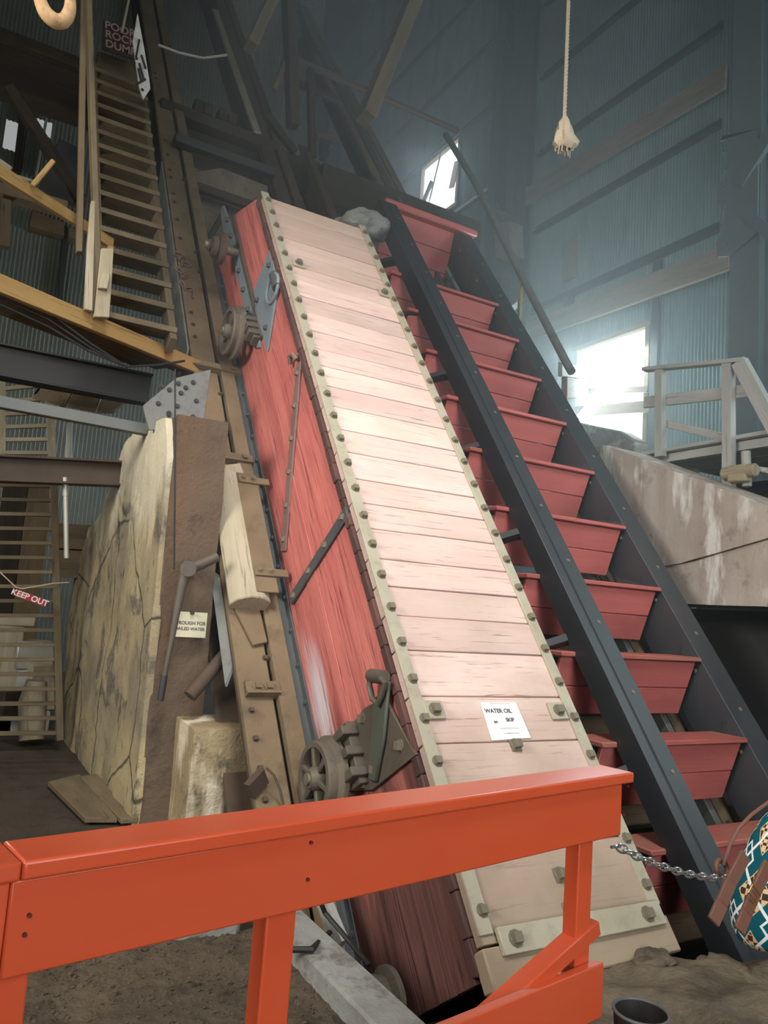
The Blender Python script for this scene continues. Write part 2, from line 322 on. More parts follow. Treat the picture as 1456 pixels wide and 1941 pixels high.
# ------------------------------------------------------------------ mesh builder
class MB:
    """collects solid pieces of one part; every piece brings its own grain coordinates and tone"""
    def __init__(s): s.v = []; s.f = []; s.g = []; s.t = []; s.sm = []
    def add(s, verts, faces, grain=None, tone=None, smooth=False):
        o = len(s.v); tone = random.random() if tone is None else tone
        s.v += [tuple(p) for p in verts]; s.f += [tuple(i + o for i in f) for f in faces]
        s.g += [tuple(p) for p in (grain if grain is not None else verts)]
        s.t += [tone] * len(verts); s.sm += [smooth] * len(faces)
        return s
    def box(s, c, ax, ay, az, sx, sy, sz, tone=None, goff=None, grain_world=False):
        """c centre, ax ay az unit axes; grain runs along the longest side"""
        c = V(c); vs = []; gs = []
        order = sorted(range(3), key=lambda i: -(sx, sy, sz)[i])
        off = V((random.random() * 9, random.random() * 9, random.random() * 9)) if goff is None else goff
        for i in (-.5, .5):
            for j in (-.5, .5):
                for k in (-.5, .5):
                    p = c + ax * (i * sx) + ay * (j * sy) + az * (k * sz); vs.append(p)
                    l = (i * sx, j * sy, k * sz)
                    gs.append(p if grain_world else V((l[order[0]], l[order[1]], l[order[2]])) + off)
        fs = [(0, 1, 3, 2), (4, 6, 7, 5), (0, 4, 5, 1), (2, 3, 7, 6), (0, 2, 6, 4), (1, 5, 7, 3)]
        return s.add(vs, fs, gs, tone)
    def beam(s, p, q, w, h, up=(0, 0, 1), tone=None):
        p, q = V(p), V(q); d = q - p; L = d.length; d = d / L
        sd = d.cross(V(up)); sd.normalize(); u = sd.cross(d)
        return s.box((p + q) / 2, d, sd, u, L, w, h, tone)
    def prism(s, pts, off, tone=None, goff=None, subd=0):
        """flat outline pts swept by the vector off"""
        pts = [V(p) for p in pts]; n = len(pts); off = V(off)
        d = max(((pts[i] - pts[(i + 1) % n]) for i in range(n)), key=lambda x: x.length).normalized()
        nn = off.normalized(); e = nn.cross(d)
        r = V((random.random() * 9, random.random() * 9, random.random() * 9)) if goff is None else goff
        vs = pts + [p + off for p in pts]
        gs = [V(((p - pts[0]).dot(d), (p - pts[0]).dot(e), (p - pts[0]).dot(nn))) + r for p in vs]
        fs = [tuple(range(n))[::-1], tuple(range(n, 2 * n))] + [(i, (i + 1) % n, n + (i + 1) % n, n + i) for i in range(n)]
        if (pts[1] - pts[0]).cross(pts[2] - pts[1]).dot(off) < 0: fs = [f[::-1] for f in fs]
        return s.add(vs, fs, gs, tone)
    def tube(s, path, r, seg=10, tone=None, close=False):
        path = [V(p) for p in path]; n = len(path); vs = []; gs = []; L = 0
        rr = r if isinstance(r, (list, tuple)) else [r] * n
        ref = None
        for i, p in enumerate(path):
            if close: t = path[(i + 1) % n] - path[i - 1]
            else: t = path[min(i + 1, n - 1)] - path[max(i - 1, 0)]
            t.normalize()
            if ref is None:
                ref = t.orthogonal().normalized()
            ref = (ref - t * ref.dot(t)).normalized(); b = t.cross(ref)
            if i: L += (path[i] - path[i - 1]).length
            for k in range(seg):
                a = 2 * math.pi * k / seg
                vs.append(p + (ref * math.cos(a) + b * math.sin(a)) * rr[i])
                gs.append(V((L, math.cos(a) * rr[i], math.sin(a) * rr[i])))
        fs = []
        for i in range(n if close else n - 1):
            for k in range(seg):
                a, b2 = i * seg + k, i * seg + (k + 1) % seg
                c, d = ((i + 1) % n) * seg + (k + 1) % seg, ((i + 1) % n) * seg + k
                fs.append((a, b2, c, d))
        if not close:
            fs.append(tuple(range(seg))[::-1]); fs.append(tuple((n - 1) * seg + k for k in range(seg)))
        return s.add(vs, fs, gs, tone, True)
    def lathe(s, c, ax, prof, seg=28, tone=None):
        """prof: (distance along ax, radius); closed ring of profile points"""
        c = V(c); ax = V(ax).normalized(); e = ax.orthogonal().normalized(); b = ax.cross(e)
        n = len(prof); vs = []; gs = []
        for k in range(seg):
            a = 2 * math.pi * k / seg; rd = e * math.cos(a) + b * math.sin(a)
            for (x, r) in prof: vs.append(c + ax * x + rd * r); gs.append(V((a * 0.3, x, r)))
        fs = []
        for k in range(seg):
            k2 = (k + 1) % seg
            for i in range(n):
                j = (i + 1) % n
                fs.append((k * n + i, k2 * n + i, k2 * n + j, k * n + j))
        return s.add(vs, fs, gs, tone, True)
    def cyl(s, p, q, r, seg=14, tone=None): return s.tube([p, q], r, seg, tone)
    def section(s, p, q, prof, X, Y, tone=None):
        """a rolled section: outline prof in the axes X, Y swept from p to q"""
        p, q = V(p), V(q); n = len(prof); L = (q - p).length
        vs = [p + X * a + Y * b for a, b in prof] + [q + X * a + Y * b for a, b in prof]
        o = random.random() * 9
        gs = [V((0, a, b + o)) for a, b in prof] + [V((L, a, b + o)) for a, b in prof]
        fs = [tuple(range(n))[::-1], tuple(range(n, 2 * n))] + [(i, (i + 1) % n, n + (i + 1) % n, n + i) for i in range(n)]
        return s.add(vs, fs, gs, tone)
    def mesh(s, name, mat=None, recalc=True):
        me = bpy.data.meshes.new(name); me.from_pydata(s.v, [], s.f)
        a = me.attributes.new('gv', 'FLOAT_VECTOR', 'POINT'); a.data.foreach_set('vector', [x for p in s.g for x in p])
        b = me.attributes.new('tone', 'FLOAT', 'POINT'); b.data.foreach_set('value', s.t)
        me.polygons.foreach_set('use_smooth', s.sm)
        if mat: me.materials.append(mat)
        if recalc:
            bm = bmesh.new(); bm.from_mesh(me); bmesh.ops.recalc_face_normals(bm, faces=bm.faces); bm.to_mesh(me); bm.free()
        me.set_sharp_from_angle(angle=math.radians(38)); me.update(); return me
    def build(s, name, mat, parent=None, bevel=0.0, segs=1):
        o = bpy.data.objects.new(name, s.mesh(name, mat)); COL.objects.link(o)
        adopt(o, parent)
        if bevel:
            md = o.modifiers.new('bevel', 'BEVEL'); md.width = bevel; md.segments = segs
            md.limit_method = 'ANGLE'; md.angle_limit = math.radians(40)
        return o

def adopt(o, parent):
    if parent is None: return
    base = V(parent['base']) if 'base' in parent.keys() else V((0, 0, 0))
    o.parent = parent
    o.location = V(o.location) - base

def tag(o, label=None, cat=None, group=None, kind=None):
    if label: o['label'] = label
    if cat: o['category'] = cat
    if group: o['group'] = group
    if kind: o['kind'] = kind
    return o
def thing(name, loc, label, cat, group=None):
    o = bpy.data.objects.new(name, None); COL.objects.link(o); o.location = loc
    o.empty_display_size = 0.1; o['base'] = tuple(loc)
    return tag(o, label, cat, group)
def solo(mb, name, mat, label, cat, group=None, bevel=0.0):
    return tag(mb.build(name, mat, None, bevel), label, cat, group)
def struct(mb, name, mat, label=None, bevel=0.0, parent=None):
    o = mb.build(name, mat, parent, bevel)
    if parent is None: tag(o, label, None, None, 'structure')
    return o
XA, YA, ZA = V((1, 0, 0)), V((0, 1, 0)), V((0, 0, 1))
def I_prof(w, h, tf, tw):                                # X width of flanges, Y height of web
    a, b = w / 2, h / 2
    return [(-a, -b), (a, -b), (a, -b + tf), (tw / 2, -b + tf), (tw / 2, b - tf), (a, b - tf), (a, b), (-a, b), (-a, b - tf), (-tw / 2, b - tf), (-tw / 2, -b + tf), (-a, -b + tf)]
def lettering(txt, size, M, loc, mat, parent, name='lettering', align='CENTER', ext=0.0008):
    c = bpy.data.curves.new(name, 'FONT'); c.body = txt; c.size = size; c.align_x = align; c.align_y = 'CENTER'; c.extrude = ext; c.offset = size * .022
    c.materials.append(mat)
    tmp = bpy.data.objects.new('tmp', c); COL.objects.link(tmp)
    me = bpy.data.meshes.new_from_object(tmp.evaluated_get(bpy.context.evaluated_depsgraph_get())); bpy.data.objects.remove(tmp)
    o = bpy.data.objects.new(name, me); COL.objects.link(o)
    o.rotation_euler = M.to_euler(); o.location = loc
    adopt(o, parent); return o
BOLT = {}
def bolt_mesh(r=0.02, h=0.022, mat=None, sq=False):
    key = (r, h, mat.name, sq)
    if key not in BOLT:
        b = MB()
        if sq:
            b.box((0, 0, h * 0.5), XA, YA, ZA, r * 1.7, r * 1.7, h)
        else:
            b.tube([(0, 0, 0), (0, 0, h * 0.62), (0, 0, h)], [r, r, r * 0.62], 8)
        b.tube([(0, 0, 0), (0, 0, 0.004)], r * 1.5, 10)
        BOLT[key] = b.mesh('bolt', mat)
    return BOLT[key]
def bolt(p, nrm, parent, r=0.02, h=0.022, mat=None, sq=True, tilt=None):
    me = bolt_mesh(r, h, mat or M_bolt, sq)
    o = bpy.data.objects.new('bolt', me); COL.objects.link(o)
    q = V(nrm).to_track_quat('Z', 'Y')
    o.rotation_euler = q.to_euler(); o.location = p
    adopt(o, parent); return o

# ================================================================== the setting
def corrugated(name, mat, origin, along, up, length, height, holes=(), pitch=0.076, amp=0.017, label=None, top=None):
    """a sheet wall standing on origin; holes are (s0, s1, h0, h1) rectangles left open"""
    b = MB(); along, up = V(along).normalized(), V(up).normalized(); nrm = along.cross(up)
    def strip(s0, s1, h0, h1):
        n = max(2, int((s1 - s0) / pitch * 6)); vs = []; fs = []
        for i in range(n + 1):
            s_ = s0 + (s1 - s0) * i / n; d = math.sin(s_ / pitch * 2 * math.pi) * amp
            p = V(origin) + along * s_ + nrm * d
            vs += [p + up * h0, p + up * h1]
        for i in range(n): fs.append((2 * i, 2 * i + 2, 2 * i + 3, 2 * i + 1))
        b.add(vs, fs, None, 0.5, True)
    cuts = sorted({0, length, *[h[0] for h in holes], *[h[1] for h in holes]})
    for s0, s1 in zip(cuts, cuts[1:]):
        mid = (s0 + s1) / 2; hs = sorted([(h[2], h[3]) for h in holes if h[0] < mid < h[1]]); lo = 0
        for h0, h1 in hs:
            if h0 > lo: strip(s0, s1, lo, h0)
            lo = h1
        strip(s0, s1, lo, height)
    o = bpy.data.objects.new(name, b.mesh(name, mat, False)); COL.objects.link(o)
    return tag(o, label, None, None, 'structure')
Z0 = -2.5
HT = 23.0
corrugated('wall_right', M_corr, (11, -6, Z0), (0, 1, 0), (0, 0, 1), 33, HT - Z0,
           [(15.86, 17.84, 4.94 - Z0, 7.3 - Z0), (22.66, 24.7, 12.6 - Z0, 14.66 - Z0)], label='tall corrugated iron side wall with two bright window openings')
def bh(x0, y0, x1, y1):
    a, c = at(x0, y0, 'y', 16), at(x1, y1, 'y', 16); return (a.x + 7, c.x + 7, c.z - Z0, a.z - Z0)
corrugated('wall_back', M_corr2, (-7, 16, Z0), (1, 0, 0), (0, 0, 1), 13.4, HT - Z0, [bh(12, 226, 36, 290), bh(70, 224, 96, 262)], label='dim corrugated iron wall behind the timber headframe')
corrugated('wall_far', M_corr2, (-7, 26, Z0), (1, 0, 0), (0, 0, 1), 18.2, HT - Z0, label='far corrugated end wall behind the headframe')
corrugated('wall_left', M_corr2, (-7, 26, Z0), (0, -1, 0), (0, 0, 1), 32, HT - Z0, label='corrugated iron wall on the visitor side')
# wall behind the visitor with its big open truck door
b = MB()
b.box((-4.5, -6.05, 10), XA, YA, ZA, 5.0, .1, 27); b.box((7.7, -6.05, 10), XA, YA, ZA, 6.8, .1, 27); b.box((1.15, -6.05, 15), XA, YA, ZA, 6.4, .1, 16); b.box((1.15, -6.05, -.8), XA, YA, ZA, 6.4, .1, 3.2)
struct(b, 'wall_front', M_corr2, 'front wall with a truck door')
b = MB(); b.box((2, 10.5, HT + .05), XA, YA, ZA, 19, 34, .1)
struct(b, 'ceiling', M_darksteel, 'dark roof deck')

# ground: slabs around the shaft pit
b = MB()
b.box((-2.7, 5, -.15), XA, YA, ZA, 8.6, 22.5, .3, grain_world=True)
b.box((6.5, -1.85, -.15), XA, YA, ZA, 9.8, 8.8, .3, grain_world=True)
b.box((9.0, 9.3, -.15), XA, YA, ZA, 4.6, 13.5, .3, grain_world=True)
b.box((4.15, 13.2, -.15), XA, YA, ZA, 5.1, 6, .3, grain_world=True)
b.box((4.15, 6.3, -2.0), XA, YA, ZA, 5.6, 8.0, .3, grain_world=True)
b.box((4.15, 2.5, -1.2), XA, YA, ZA, 5.1, .12, 1.9, grain_world=True)
b.box((2, 10, -2.75), XA, YA, ZA, 19, 34, .3, grain_world=True)
struct(b, 'floor', M_dirt, 'dark earth floor around the open shaft collar')

# ---- side wall steel: girts, girt planks, posts, windows
b_prof = [(0, 0), (.12, 0), (.12, .015), (.015, .015), (.015, .2), (0, .2)]
for i, (z, y0, y1, lab) in enumerate(((8.52, 8.4, 13.3, 'steel angle girt on the side wall above the lower window'),
                        (10.45, 8.4, 13.3, 'steel angle girt below the upper plank of the side wall'),
                        (12.35, 8.4, 13.3, 'steel angle girt above the upper plank of the side wall'),
                        (14.3, 8.4, 13.3, 'steel angle girt high on the side wall between the two posts'),
                        (16.2, 8.4, 13.3, 'topmost steel angle girt in view between the two posts'),
                        (10.45, 14.4, 26, 'steel angle girt below the upper window, beyond the corner post'),
                        (12.35, 14.4, 26, 'steel angle girt along the sill of the upper window'),
                        (14.7, 14.4, 26, 'steel angle girt along the head of the upper window'),
                        (16.6, 14.4, 26, 'steel angle girt one bay above the upper window'),
                        (18.6, 14.4, 26, 'steel angle girt two bays above the upper window'),
                        (20.6, 14.4, 26, 'highest steel angle girt beyond the corner post'))):
    b = MB(); b.section((10.98, y0, z - .07), (10.98, y1, z - .07), [(-x, y) for x, y in b_prof], XA, ZA)
    solo(b, 'wall_girt', M_darksteel, lab, 'steel girt', 'steel girts of the side wall')
def plank(p0, p1, h, t, lab, x=10.85):
    b = MB(); b.beam(p0, p1, t, h, ZA)
    return solo(b, 'wall_plank', M_brown, lab, 'plank', 'brown planks of the side wall', 0.006)
plank((10.82, 8.2, 11.2), (10.82, 13.6, 11.35), .46, .06, 'long brown plank across the side wall at the height of the upper girts')
p0 = at(1385, 486, 'x', 10.7); p1 = at(1030, 618, 'x', 10.7)
plank(p0, p1 + (p1 - p0) * .12, .46, .08, 'long brown plank right above the bright lower window')
b = MB(); b.box(at(1082, 490, 'x', 10.9), YA, ZA, XA, .32, .95, .05); solo(b, 'wall_board', M_brown, 'short upright brown board nailed on the corrugated side wall', 'board', None, .005)

def post(name, x0, x1, y, z0, z1, mat, lab):
    b = MB(); b.section((x0, y, z0), (x0, y, z1), I_prof(x1, x1, .03, .025), YA, XA)
    return solo(b, name, mat, lab, 'steel post')
# corner post between the two wall bays, two laced legs
t = thing('corner_post', (10.6, 13.9, 0), 'tall dark steel post between the two bays of the side wall', 'steel post')
for dy, nm in ((-.36, 'flange'), (.36, 'flange')):
    b = MB(); b.section((10.6, 13.9 + dy, 0), (10.6, 13.9 + dy, HT - .1), I_prof(.34, .5, .03, .03), YA, XA); b.build(nm, M_darksteel, t)
b = MB()
for k in range(20):
    z = 1 + k * 1.05; b.beam((10.42, 13.6, z), (10.42, 14.2, z + 1.0), .02, .09, XA)
b.build('lacing', M_darksteel, t)
# near post at the right edge of the picture
t = thing('near_post', (10.0, 7.55, 0), 'broad blue-grey steel post at the right edge of the side wall', 'steel post')
yc = at(1386, 300, 'x', 9.8).y
b = MB(); b.section((9.8, yc, -.1), (9.8, yc, HT - .1), [(0, 0), (0, -.5), (.03, -.5), (.03, -.265), (.5, -.265), (.5, -.5), (.53, -.5), (.53, 0), (.5, 0), (.5, -.235), (.03, -.235), (.03, 0)], XA, YA, .5); b.build('column', M_column, t)
b = MB(); b.box((9.95, yc - .95, 10.2), XA, YA, ZA, .04, .9, 25); b.build('web', M_column, t)
g = at(1405, 370, 'x', 9.74)
b = MB(); b.prism([g + V((0, a, c)) for a, c in ((.36, 1.05), (.30, 1.1), (.2, .95), (.24, .4), (.40, .2), (.36, 0), (.24, -.1), (.3, -.5), (.4, -.6), (.36, -.85), (.2, -.9), (-.3, -.7), (-.3, .9))], (-.04, 0, 0)); b.build('gusset_plate', M_column, t)
for k in range(6): bolt(g + V((-.04, .26 - .02 * (k % 2), .8 - k * .3)), (-1, 0, 0), t, .035, .03, M_column, False)
b = MB(); b.beam(at(1400, 350, 'x', 9.7), at(1500, 190, 'x', 9.7), .08, .22); b.build('brace', M_column, t)
b = MB(); b.beam(at(1400, 390, 'x', 9.7), at(1500, 480, 'x', 9.7), .06, .16); b.build('brace', M_column, t)
# stud beside the lower window
q_ = at(1243, 640, 'x', 10.9); b = MB(); b.section((10.9, q_.y, 0), (10.9, q_.y, 8.4), I_prof(.16, .09, .012, .012), YA, XA)
solo(b, 'wall_stud', M_darksteel, 'thin dark steel stud between the lower window and the railing', 'steel stud')
# short dark bracket under board
b = MB(); b.section((10.88, 12.0, 8.0), (10.88, 12.0, 8.5), I_prof(.22, .1, .012, .012), YA, XA); solo(b, 'girt_bracket', M_darksteel, 'short dark bracket under the girt beside the lower window', 'bracket')

def window(n, y0, y1, z0, z1, bars):
    t = tag(bpy.data.objects.new('window_%d' % n, None), 'bright glazed opening in the corrugated side wall'); COL.objects.link(t)
    t['kind'] = 'structure'; t.location = (11, y0, z0); t['base'] = (11, y0, z0)
    b = MB()
    for (a, c, d, e) in ((y0, y1, z0 - .04, z0 + .04), (y0, y1, z1 - .04, z1 + .04)): b.box((11, (a + c) / 2, (d + e) / 2), XA, YA, ZA, .14, c - a + .14, .1)
    for y in (y0, y1): b.box((11, y, (z0 + z1) / 2), XA, YA, ZA, .13, .1, z1 - z0)
    b.build('window_frame', M_brown, t)
    M = bpy.data.materials.get('dusty_glass')
    if not M:
        M = bpy.data.materials.new('dusty_glass'); M.use_nodes = True; nt = M.node_tree
        for n_ in list(nt.nodes):
            if n_.type != 'OUTPUT_MATERIAL': nt.nodes.remove(n_)
        tr = nt.nodes.new('ShaderNodeBsdfTransparent'); tl = nt.nodes.new('ShaderNodeBsdfTranslucent'); mx = nt.nodes.new('ShaderNodeMixShader')
        mx.inputs[0].default_value = .15; nt.links.new(tr.outputs[0], mx.inputs[1]); nt.links.new(tl.outputs[0], mx.inputs[2])
        nt.links.new(mx.outputs[0], [n_ for n_ in nt.nodes if n_.type == 'OUTPUT_MATERIAL'][0].inputs[0])
    b = MB(); b.box((11.03, (y0 + y1) / 2, (z0 + z1) / 2), XA, YA, ZA, .01, y1 - y0, z1 - z0); b.build('window_pane', M, t)
    for bb in bars:
        b = MB(); b.beam(*bb); b.build('window_bar', M_brown, t)
    return t
window(1, 9.9, 11.8, 4.98, 7.25, [])
window(2, 16.7, 18.66, 12.64, 14.62, [((10.94, 18.3, 12.7), (10.94, 17.6, 14.6), .03, .05), ((10.94, 18.6, 13.2), (10.94, 18.0, 13.9), .04, .2), ((10.94, 16.75, 13.9), (10.94, 16.95, 13.2), .03, .25)])
# loose timbers standing before the lower window
for (a, c, w, h, lab) in (((1085, 742), (1230, 738), .08, .12, 'thin timber before the lower window, upper of the two'), ((1085, 782), (1235, 770), .1, .22, 'thick timber before the lower window, lower of the two')):
    b = MB(); b.beam(at(*a, 'x', 10.9), at(*c, 'x', 10.9), w, h); solo(b, 'window_timber', M_brown, lab, 'timber', None, .01)
b = MB(); q = [at(x, y, 'x', 9.6) for x, y in ((1085, 800), (1120, 806), (1200, 822), (1230, 840), (1230, 900), (1085, 900))]
b.prism(q, (-.3, 0, 0)); solo(b, 'sill_bank', M_wedge, 'pale heap below the lower window behind the concrete wedge', 'heap', None, .03)

# ================================================================== the water skip
SKW, SKD = 1.15, 1.18
skip = thing('mine_skip', SK(0, 0.05, -.6), 'long sloping mine skip with red plank sides and a pale pink board face', 'mine skip')
# board face: one mesh of cross boards
b = MB(); v = 0.19; i = 0
rnd = random.Random(3)
edges = [0.20, 0.60]
while edges[-1] < 6.75:
    e = edges[-1]; edges.append(e + (0.285 if e < 1.6 else 0.232) * rnd.uniform(.9, 1.1))
edges[-1] = 6.86
for v0, v1 in zip(edges, edges[1:]):
    dz = rnd.uniform(-.003, .003)
    b.box(SK(.575, (v0 + v1) / 2, -.03 + dz), UX, UV, UN, 1.13, v1 - v0 - .007, .06, rnd.random())
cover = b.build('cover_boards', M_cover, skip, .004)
b = MB(); b.box(SK(.575, 3.5, -.075), UX, UV, UN, 1.1, 6.6, .02); b.build('backing', M_dark, cover)
# heavy foot plank
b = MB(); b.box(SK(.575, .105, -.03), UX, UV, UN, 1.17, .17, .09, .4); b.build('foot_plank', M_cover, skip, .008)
b = MB(); b.box(SK(.595, .20, .03), UX, UV, UN, 1.03, .115, .03, .4); fb = b.build('foot_bar', M_strip, skip, .004)
for u in (.16, 1.0): bolt(SK(u, .2, .045), UN, fb, .026, .03, M_bolt)
# red left side of long planks; dipping mouth at the top, open grey nailing post along the front edge
def side(u, name, mat, sgn):
    b = MB(); n = 6; w0 = -.12; pw = (SKD - .12 - .02) / n
    r = random.Random(5)
    for k in range(n):
        wa, wb = w0 - k * pw, w0 - (k + 1) * pw + .004
        ta, tb = 6.86 - wa * 1.12, 6.86 - wb * 1.12
        ta, tb = min(ta, 7.55 ), min(tb, 7.55)
        d = r.uniform(-.003, .003)
        ps = [SK(u + d, .08, wa), SK(u + d, ta, wa), SK(u + d, tb, wb), SK(u + d, .08, wb)]
        vs = ps + [p + UX * .045 * sgn for p in ps]
        gv = [V(((p - O).dot(UV), (p - O).dot(UN), (p - O).x + k * 0.0)) for p in vs]
        fs = [(0, 1, 2, 3), (7, 6, 5, 4), (0, 4, 5, 1), (1, 5, 6, 2), (2, 6, 7, 3), (3, 7, 4, 0)]
        b.add(vs, fs, gv, r.random())
    return b.build(name, mat, skip, .003)
side(.0, 'side_planks', M_red, 1)
side(SKW, 'side_planks', M_red, -1)
b = MB(); b.box(SK(.55, 3.75, -SKD + .03), UX, UV, UN, 1.05, 7.3, .05); b.build('bottom_planks', M_dark, skip)
# notched dark end grain between face and side (board ends)
for u in (.012, SKW - .012):
    b = MB(); r = random.Random(9)
    v = .1
    while v < 6.85:
        h = r.uniform(.10, .22); b.box(SK(u, v + h / 2, -.09), UX, UV, UN, .05 + r.uniform(0, .02), h - .004, .06, r.random()); v += h
    b.build('edge_boards', M_edge, skip, .006)
# iron strips with bolts along both edges
for u, nm in ((.036, 0), (1.112, 1)):
    b = MB(); b.box(SK(u, (.22 + 6.9) / 2 + .02, .008), UX, UV, UN, .078, 6.68, .016, .5)
    st = b.build('edge_strip', M_strip, skip, .003)
    for k in range(28):
        v = .34 + k * .238
        bolt(SK(u + (.012 if nm == 0 else -.005), v, .016), UN, st, .021, .026, M_bolt, True)
# small plates and big bolts on the face
for (x, y, s) in ((566, 500, .11), (728, 556, .11), (1057, 1348, .12), (823, 1346, .12)):
    u, v = sk(x, y, .01); b = MB(); b.box(SK(u, v, .01), UX, UV, UN, s, s * .9, .018, .5); p = b.build('face_plate', M_strip, skip, .003)
    bolt(SK(u, v, .02), UN, p, .026, .03, M_bolt)
for (x, y) in ((978, 1412), (1062, 1658), (1080, 1724)):
    u, v = sk(x, y, .01); b = MB(); b.box(SK(u, v, .005), UX, UV, UN, .07, .07, .01, .5); p = b.build('washer_plate', M_bolt, skip, .003); bolt(SK(u, v, .01), UN, p, .026, .034, M_bolt)
# ironwork on the red side (outline given along the dip v and the depth w)
def side_plate(name, pts, mat, t=.02, u=-.001, holes=(), br=.02, parent=None, tone=.5):
    b = MB(); b.prism([SK(u, v, w) for v, w in pts], (-t, 0, 0), tone)
    o = b.build(name, mat, parent or skip, .003)
    for v, w in holes: bolt(SK(u - t, v, w), -UX, o, br, br * 1.2, M_bolt if mat is not M_blue else M_bluedk, True)
    return o
def S(*pts): return [skx(x, y, 0) for x, y in pts]
# strap, its angle flange, anchor plate with lifting eye
strap_pts = [(5.42, -.62), (5.30, -.66), (5.42, -.76), (7.25, -.79), (7.42, -.86), (7.9, -.84), (8.0, -.79), (7.95, -.73), (7.6, -.70), (7.45, -.66)]
side_plate('hanger_strap', strap_pts, M_blue, .022, -.002, [(5.6 + k * .33, -.70) for k in range(7)], .022)
b = MB(); b.box(SK(-.014, 6.42, -.60), UX, UV, UN, .028, 2.1, .05); b.build('strap_flange', M_plate, skip, .002)
ap = side_plate('anchor_plate', [(6.02, -.10), (5.50, -.11), (5.12, -.56), (5.75, -.585), (6.0, -.53)], M_blue, .02, -.002, [(5.86, -.16), (5.34, -.47), (5.8, -.5)], .02)
b = MB(); c = SK(-.03, 5.55, -.2)
b.tube([c + UV * .13 * math.cos(a) + UN * (.13 * math.sin(a)) for a in [math.pi * 2 * k / 20 for k in range(20)]], .016, 8, close=True); b.build('lifting_ring', M_blue, ap)
b = MB(); b.cyl(SK(-.02, 5.46, -.13), SK(-.02, 5.66, -.13), .05, 12); b.build('ring_lug', M_bluedk, ap)
# diagonal flat bars
def side_bar(name, p, q, w, mat, n, hook=False):
    pv, qv = V((p[0], p[1], 0)), V((q[0], q[1], 0)); d = (qv - pv).normalized(); s = V((-d.y, d.x, 0)) * (w / 2)
    o = side_plate(name, [(x.x, x.y) for x in (pv + s, qv + s, qv - s, pv - s)], mat, .018, -.002, [tuple((pv + (qv - pv) * (.06 + .88 * k / (n - 1)))[:2]) for k in range(n)], .018)
    if hook:
        b = MB(); e = SK(-.03, p[0] + .03, p[1]); b.tube([e, e + UV * .06 - UX * .02, e + UV * .1 - UN * .05 - UX * .02, e + UV * .06 - UN * .1], .02, 8); b.build('hook', mat, o)
    return o
p, q = S((570, 688), (540, 1045)); side_bar('diagonal_bar', p, q, .085, M_rustbar, 6, True)
p, q = S((661, 970), (555, 1138)); side_bar('cross_bar', p, q, .085, M_bluedk, 4)
# triangular plate with the ring and green rib near the foot
tp = side_plate('hanger_plate', S((735, 1322), (795, 1430), (712, 1497), (668, 1500), (640, 1418), (697, 1342)), M_plate, .022, -.003, S((766, 1413), (695, 1362), (676, 1393), (718, 1458), (700, 1484), (668, 1487)), .024)
p, q = S((735, 1305), (717, 1480))
b = MB(); b.prism([SK(-.03, *S((722, 1325))[0]), SK(-.03, *S((752, 1290))[0]), SK(-.03, *S((742, 1400))[0]), SK(-.03, *S((726, 1482))[0]), SK(-.03, *S((712, 1478))[0])], (-.022, 0, 0)); b.build('rib', plain('green_tinged_iron', hexc(74, 78, 66)), tp, .008)
b = MB(); cpts = S((724, 1280), (742, 1283), (752, 1295), (746, 1315), (738, 1334), (728, 1325), (722, 1300))
b.tube([SK(-.075, *c) for c in cpts], .017, 8, close=True); b.build('hook_ring', M_plate, tp)
b = MB(); p, q = S((721, 1281), (746, 1284)); b.cyl(SK(-.06, *p), SK(-.06, *q), .04, 12); b.build('ring_lug', M_plate, tp)
# wheels on stub axles
def wheel(v, w, u_out, wid, r, style, tilt=0):
    c = SK(u_out, v, w)
    b = MB(); b.lathe(c, UX, [(0, r), (.012, r + .006), (wid - .02, r - .004), (wid, r + .035), (wid + .03, r + .035), (wid + .03, r - .05), (wid * .6, r - .045), (0, r - .032)], 36)
    o = b.build('wheel', M_wheel, skip)
    b = MB(); b.lathe(c, UX, [(-.03, .0), (-.03, .05), (-.005, .068), (wid * .8, .075), (wid * .8, 0)], 20); b.build('hub', M_wheel, o)
    b = MB()
    if style == 'spoke':
        for k in range(6):
            a = k * math.pi / 3 + .3; d = UV * math.cos(a) + UN * math.sin(a)
            b.box(c + UX * wid * .35 + d * (r * .55), UX, d, UX.cross(d), .05, r * .86, .035)
        b.build('spokes', M_wheel, o, .008)
    else:
        n = 4; 
        for k in range(n):
            a0 = k * 2 * math.pi / n + .35; a1 = a0 + .9
            pts = [c + UX * .03 + (UV * math.cos(a) + UN * math.sin(a)) * rr for rr, sg in ((.05, 1), (r - .03, -1)) for a in ([a0 + (a1 - a0) * j / 5 for j in range(6)][::sg])]
            b.prism(pts, UX * .05)
        b.build('wheel_web', M_wheel, o)
    b = MB(); b.cyl(c - UX * .045, SK(0, v, w), .034, 12); b.build('axle', M_bolt, skip)
    return o
wheel(5.70, -.84, -.225, .075, .22, 'web')
wheel(1.37, -.85, -.22, .085, .21, 'spoke')
wheel(.20, -.84, -.14, .08, .12, 'spoke')
c = SK(-.34, 6.85, -.66)
b = MB(); b.lathe(c, UX, [(0, .0), (0, .045), (.015, .06), (.035, .05), (.045, .10), (.09, .11), (.10, .09), (.12, .105), (.135, .155), (.17, .155), (.17, 0)], 32); gw = b.build('guide_roller', M_girderdk, skip)
b = MB(); b.lathe(c, UX, [(-.03, 0), (-.03, .035), (0, .04), (0, 0)], 12); b.build('axle_end', M_bolt, gw)
b = MB(); b.cyl(SK(-.2, 6.85, -.66), SK(0.0, 6.85, -.66), .045, 12); b.build('axle', M_bolt, skip)
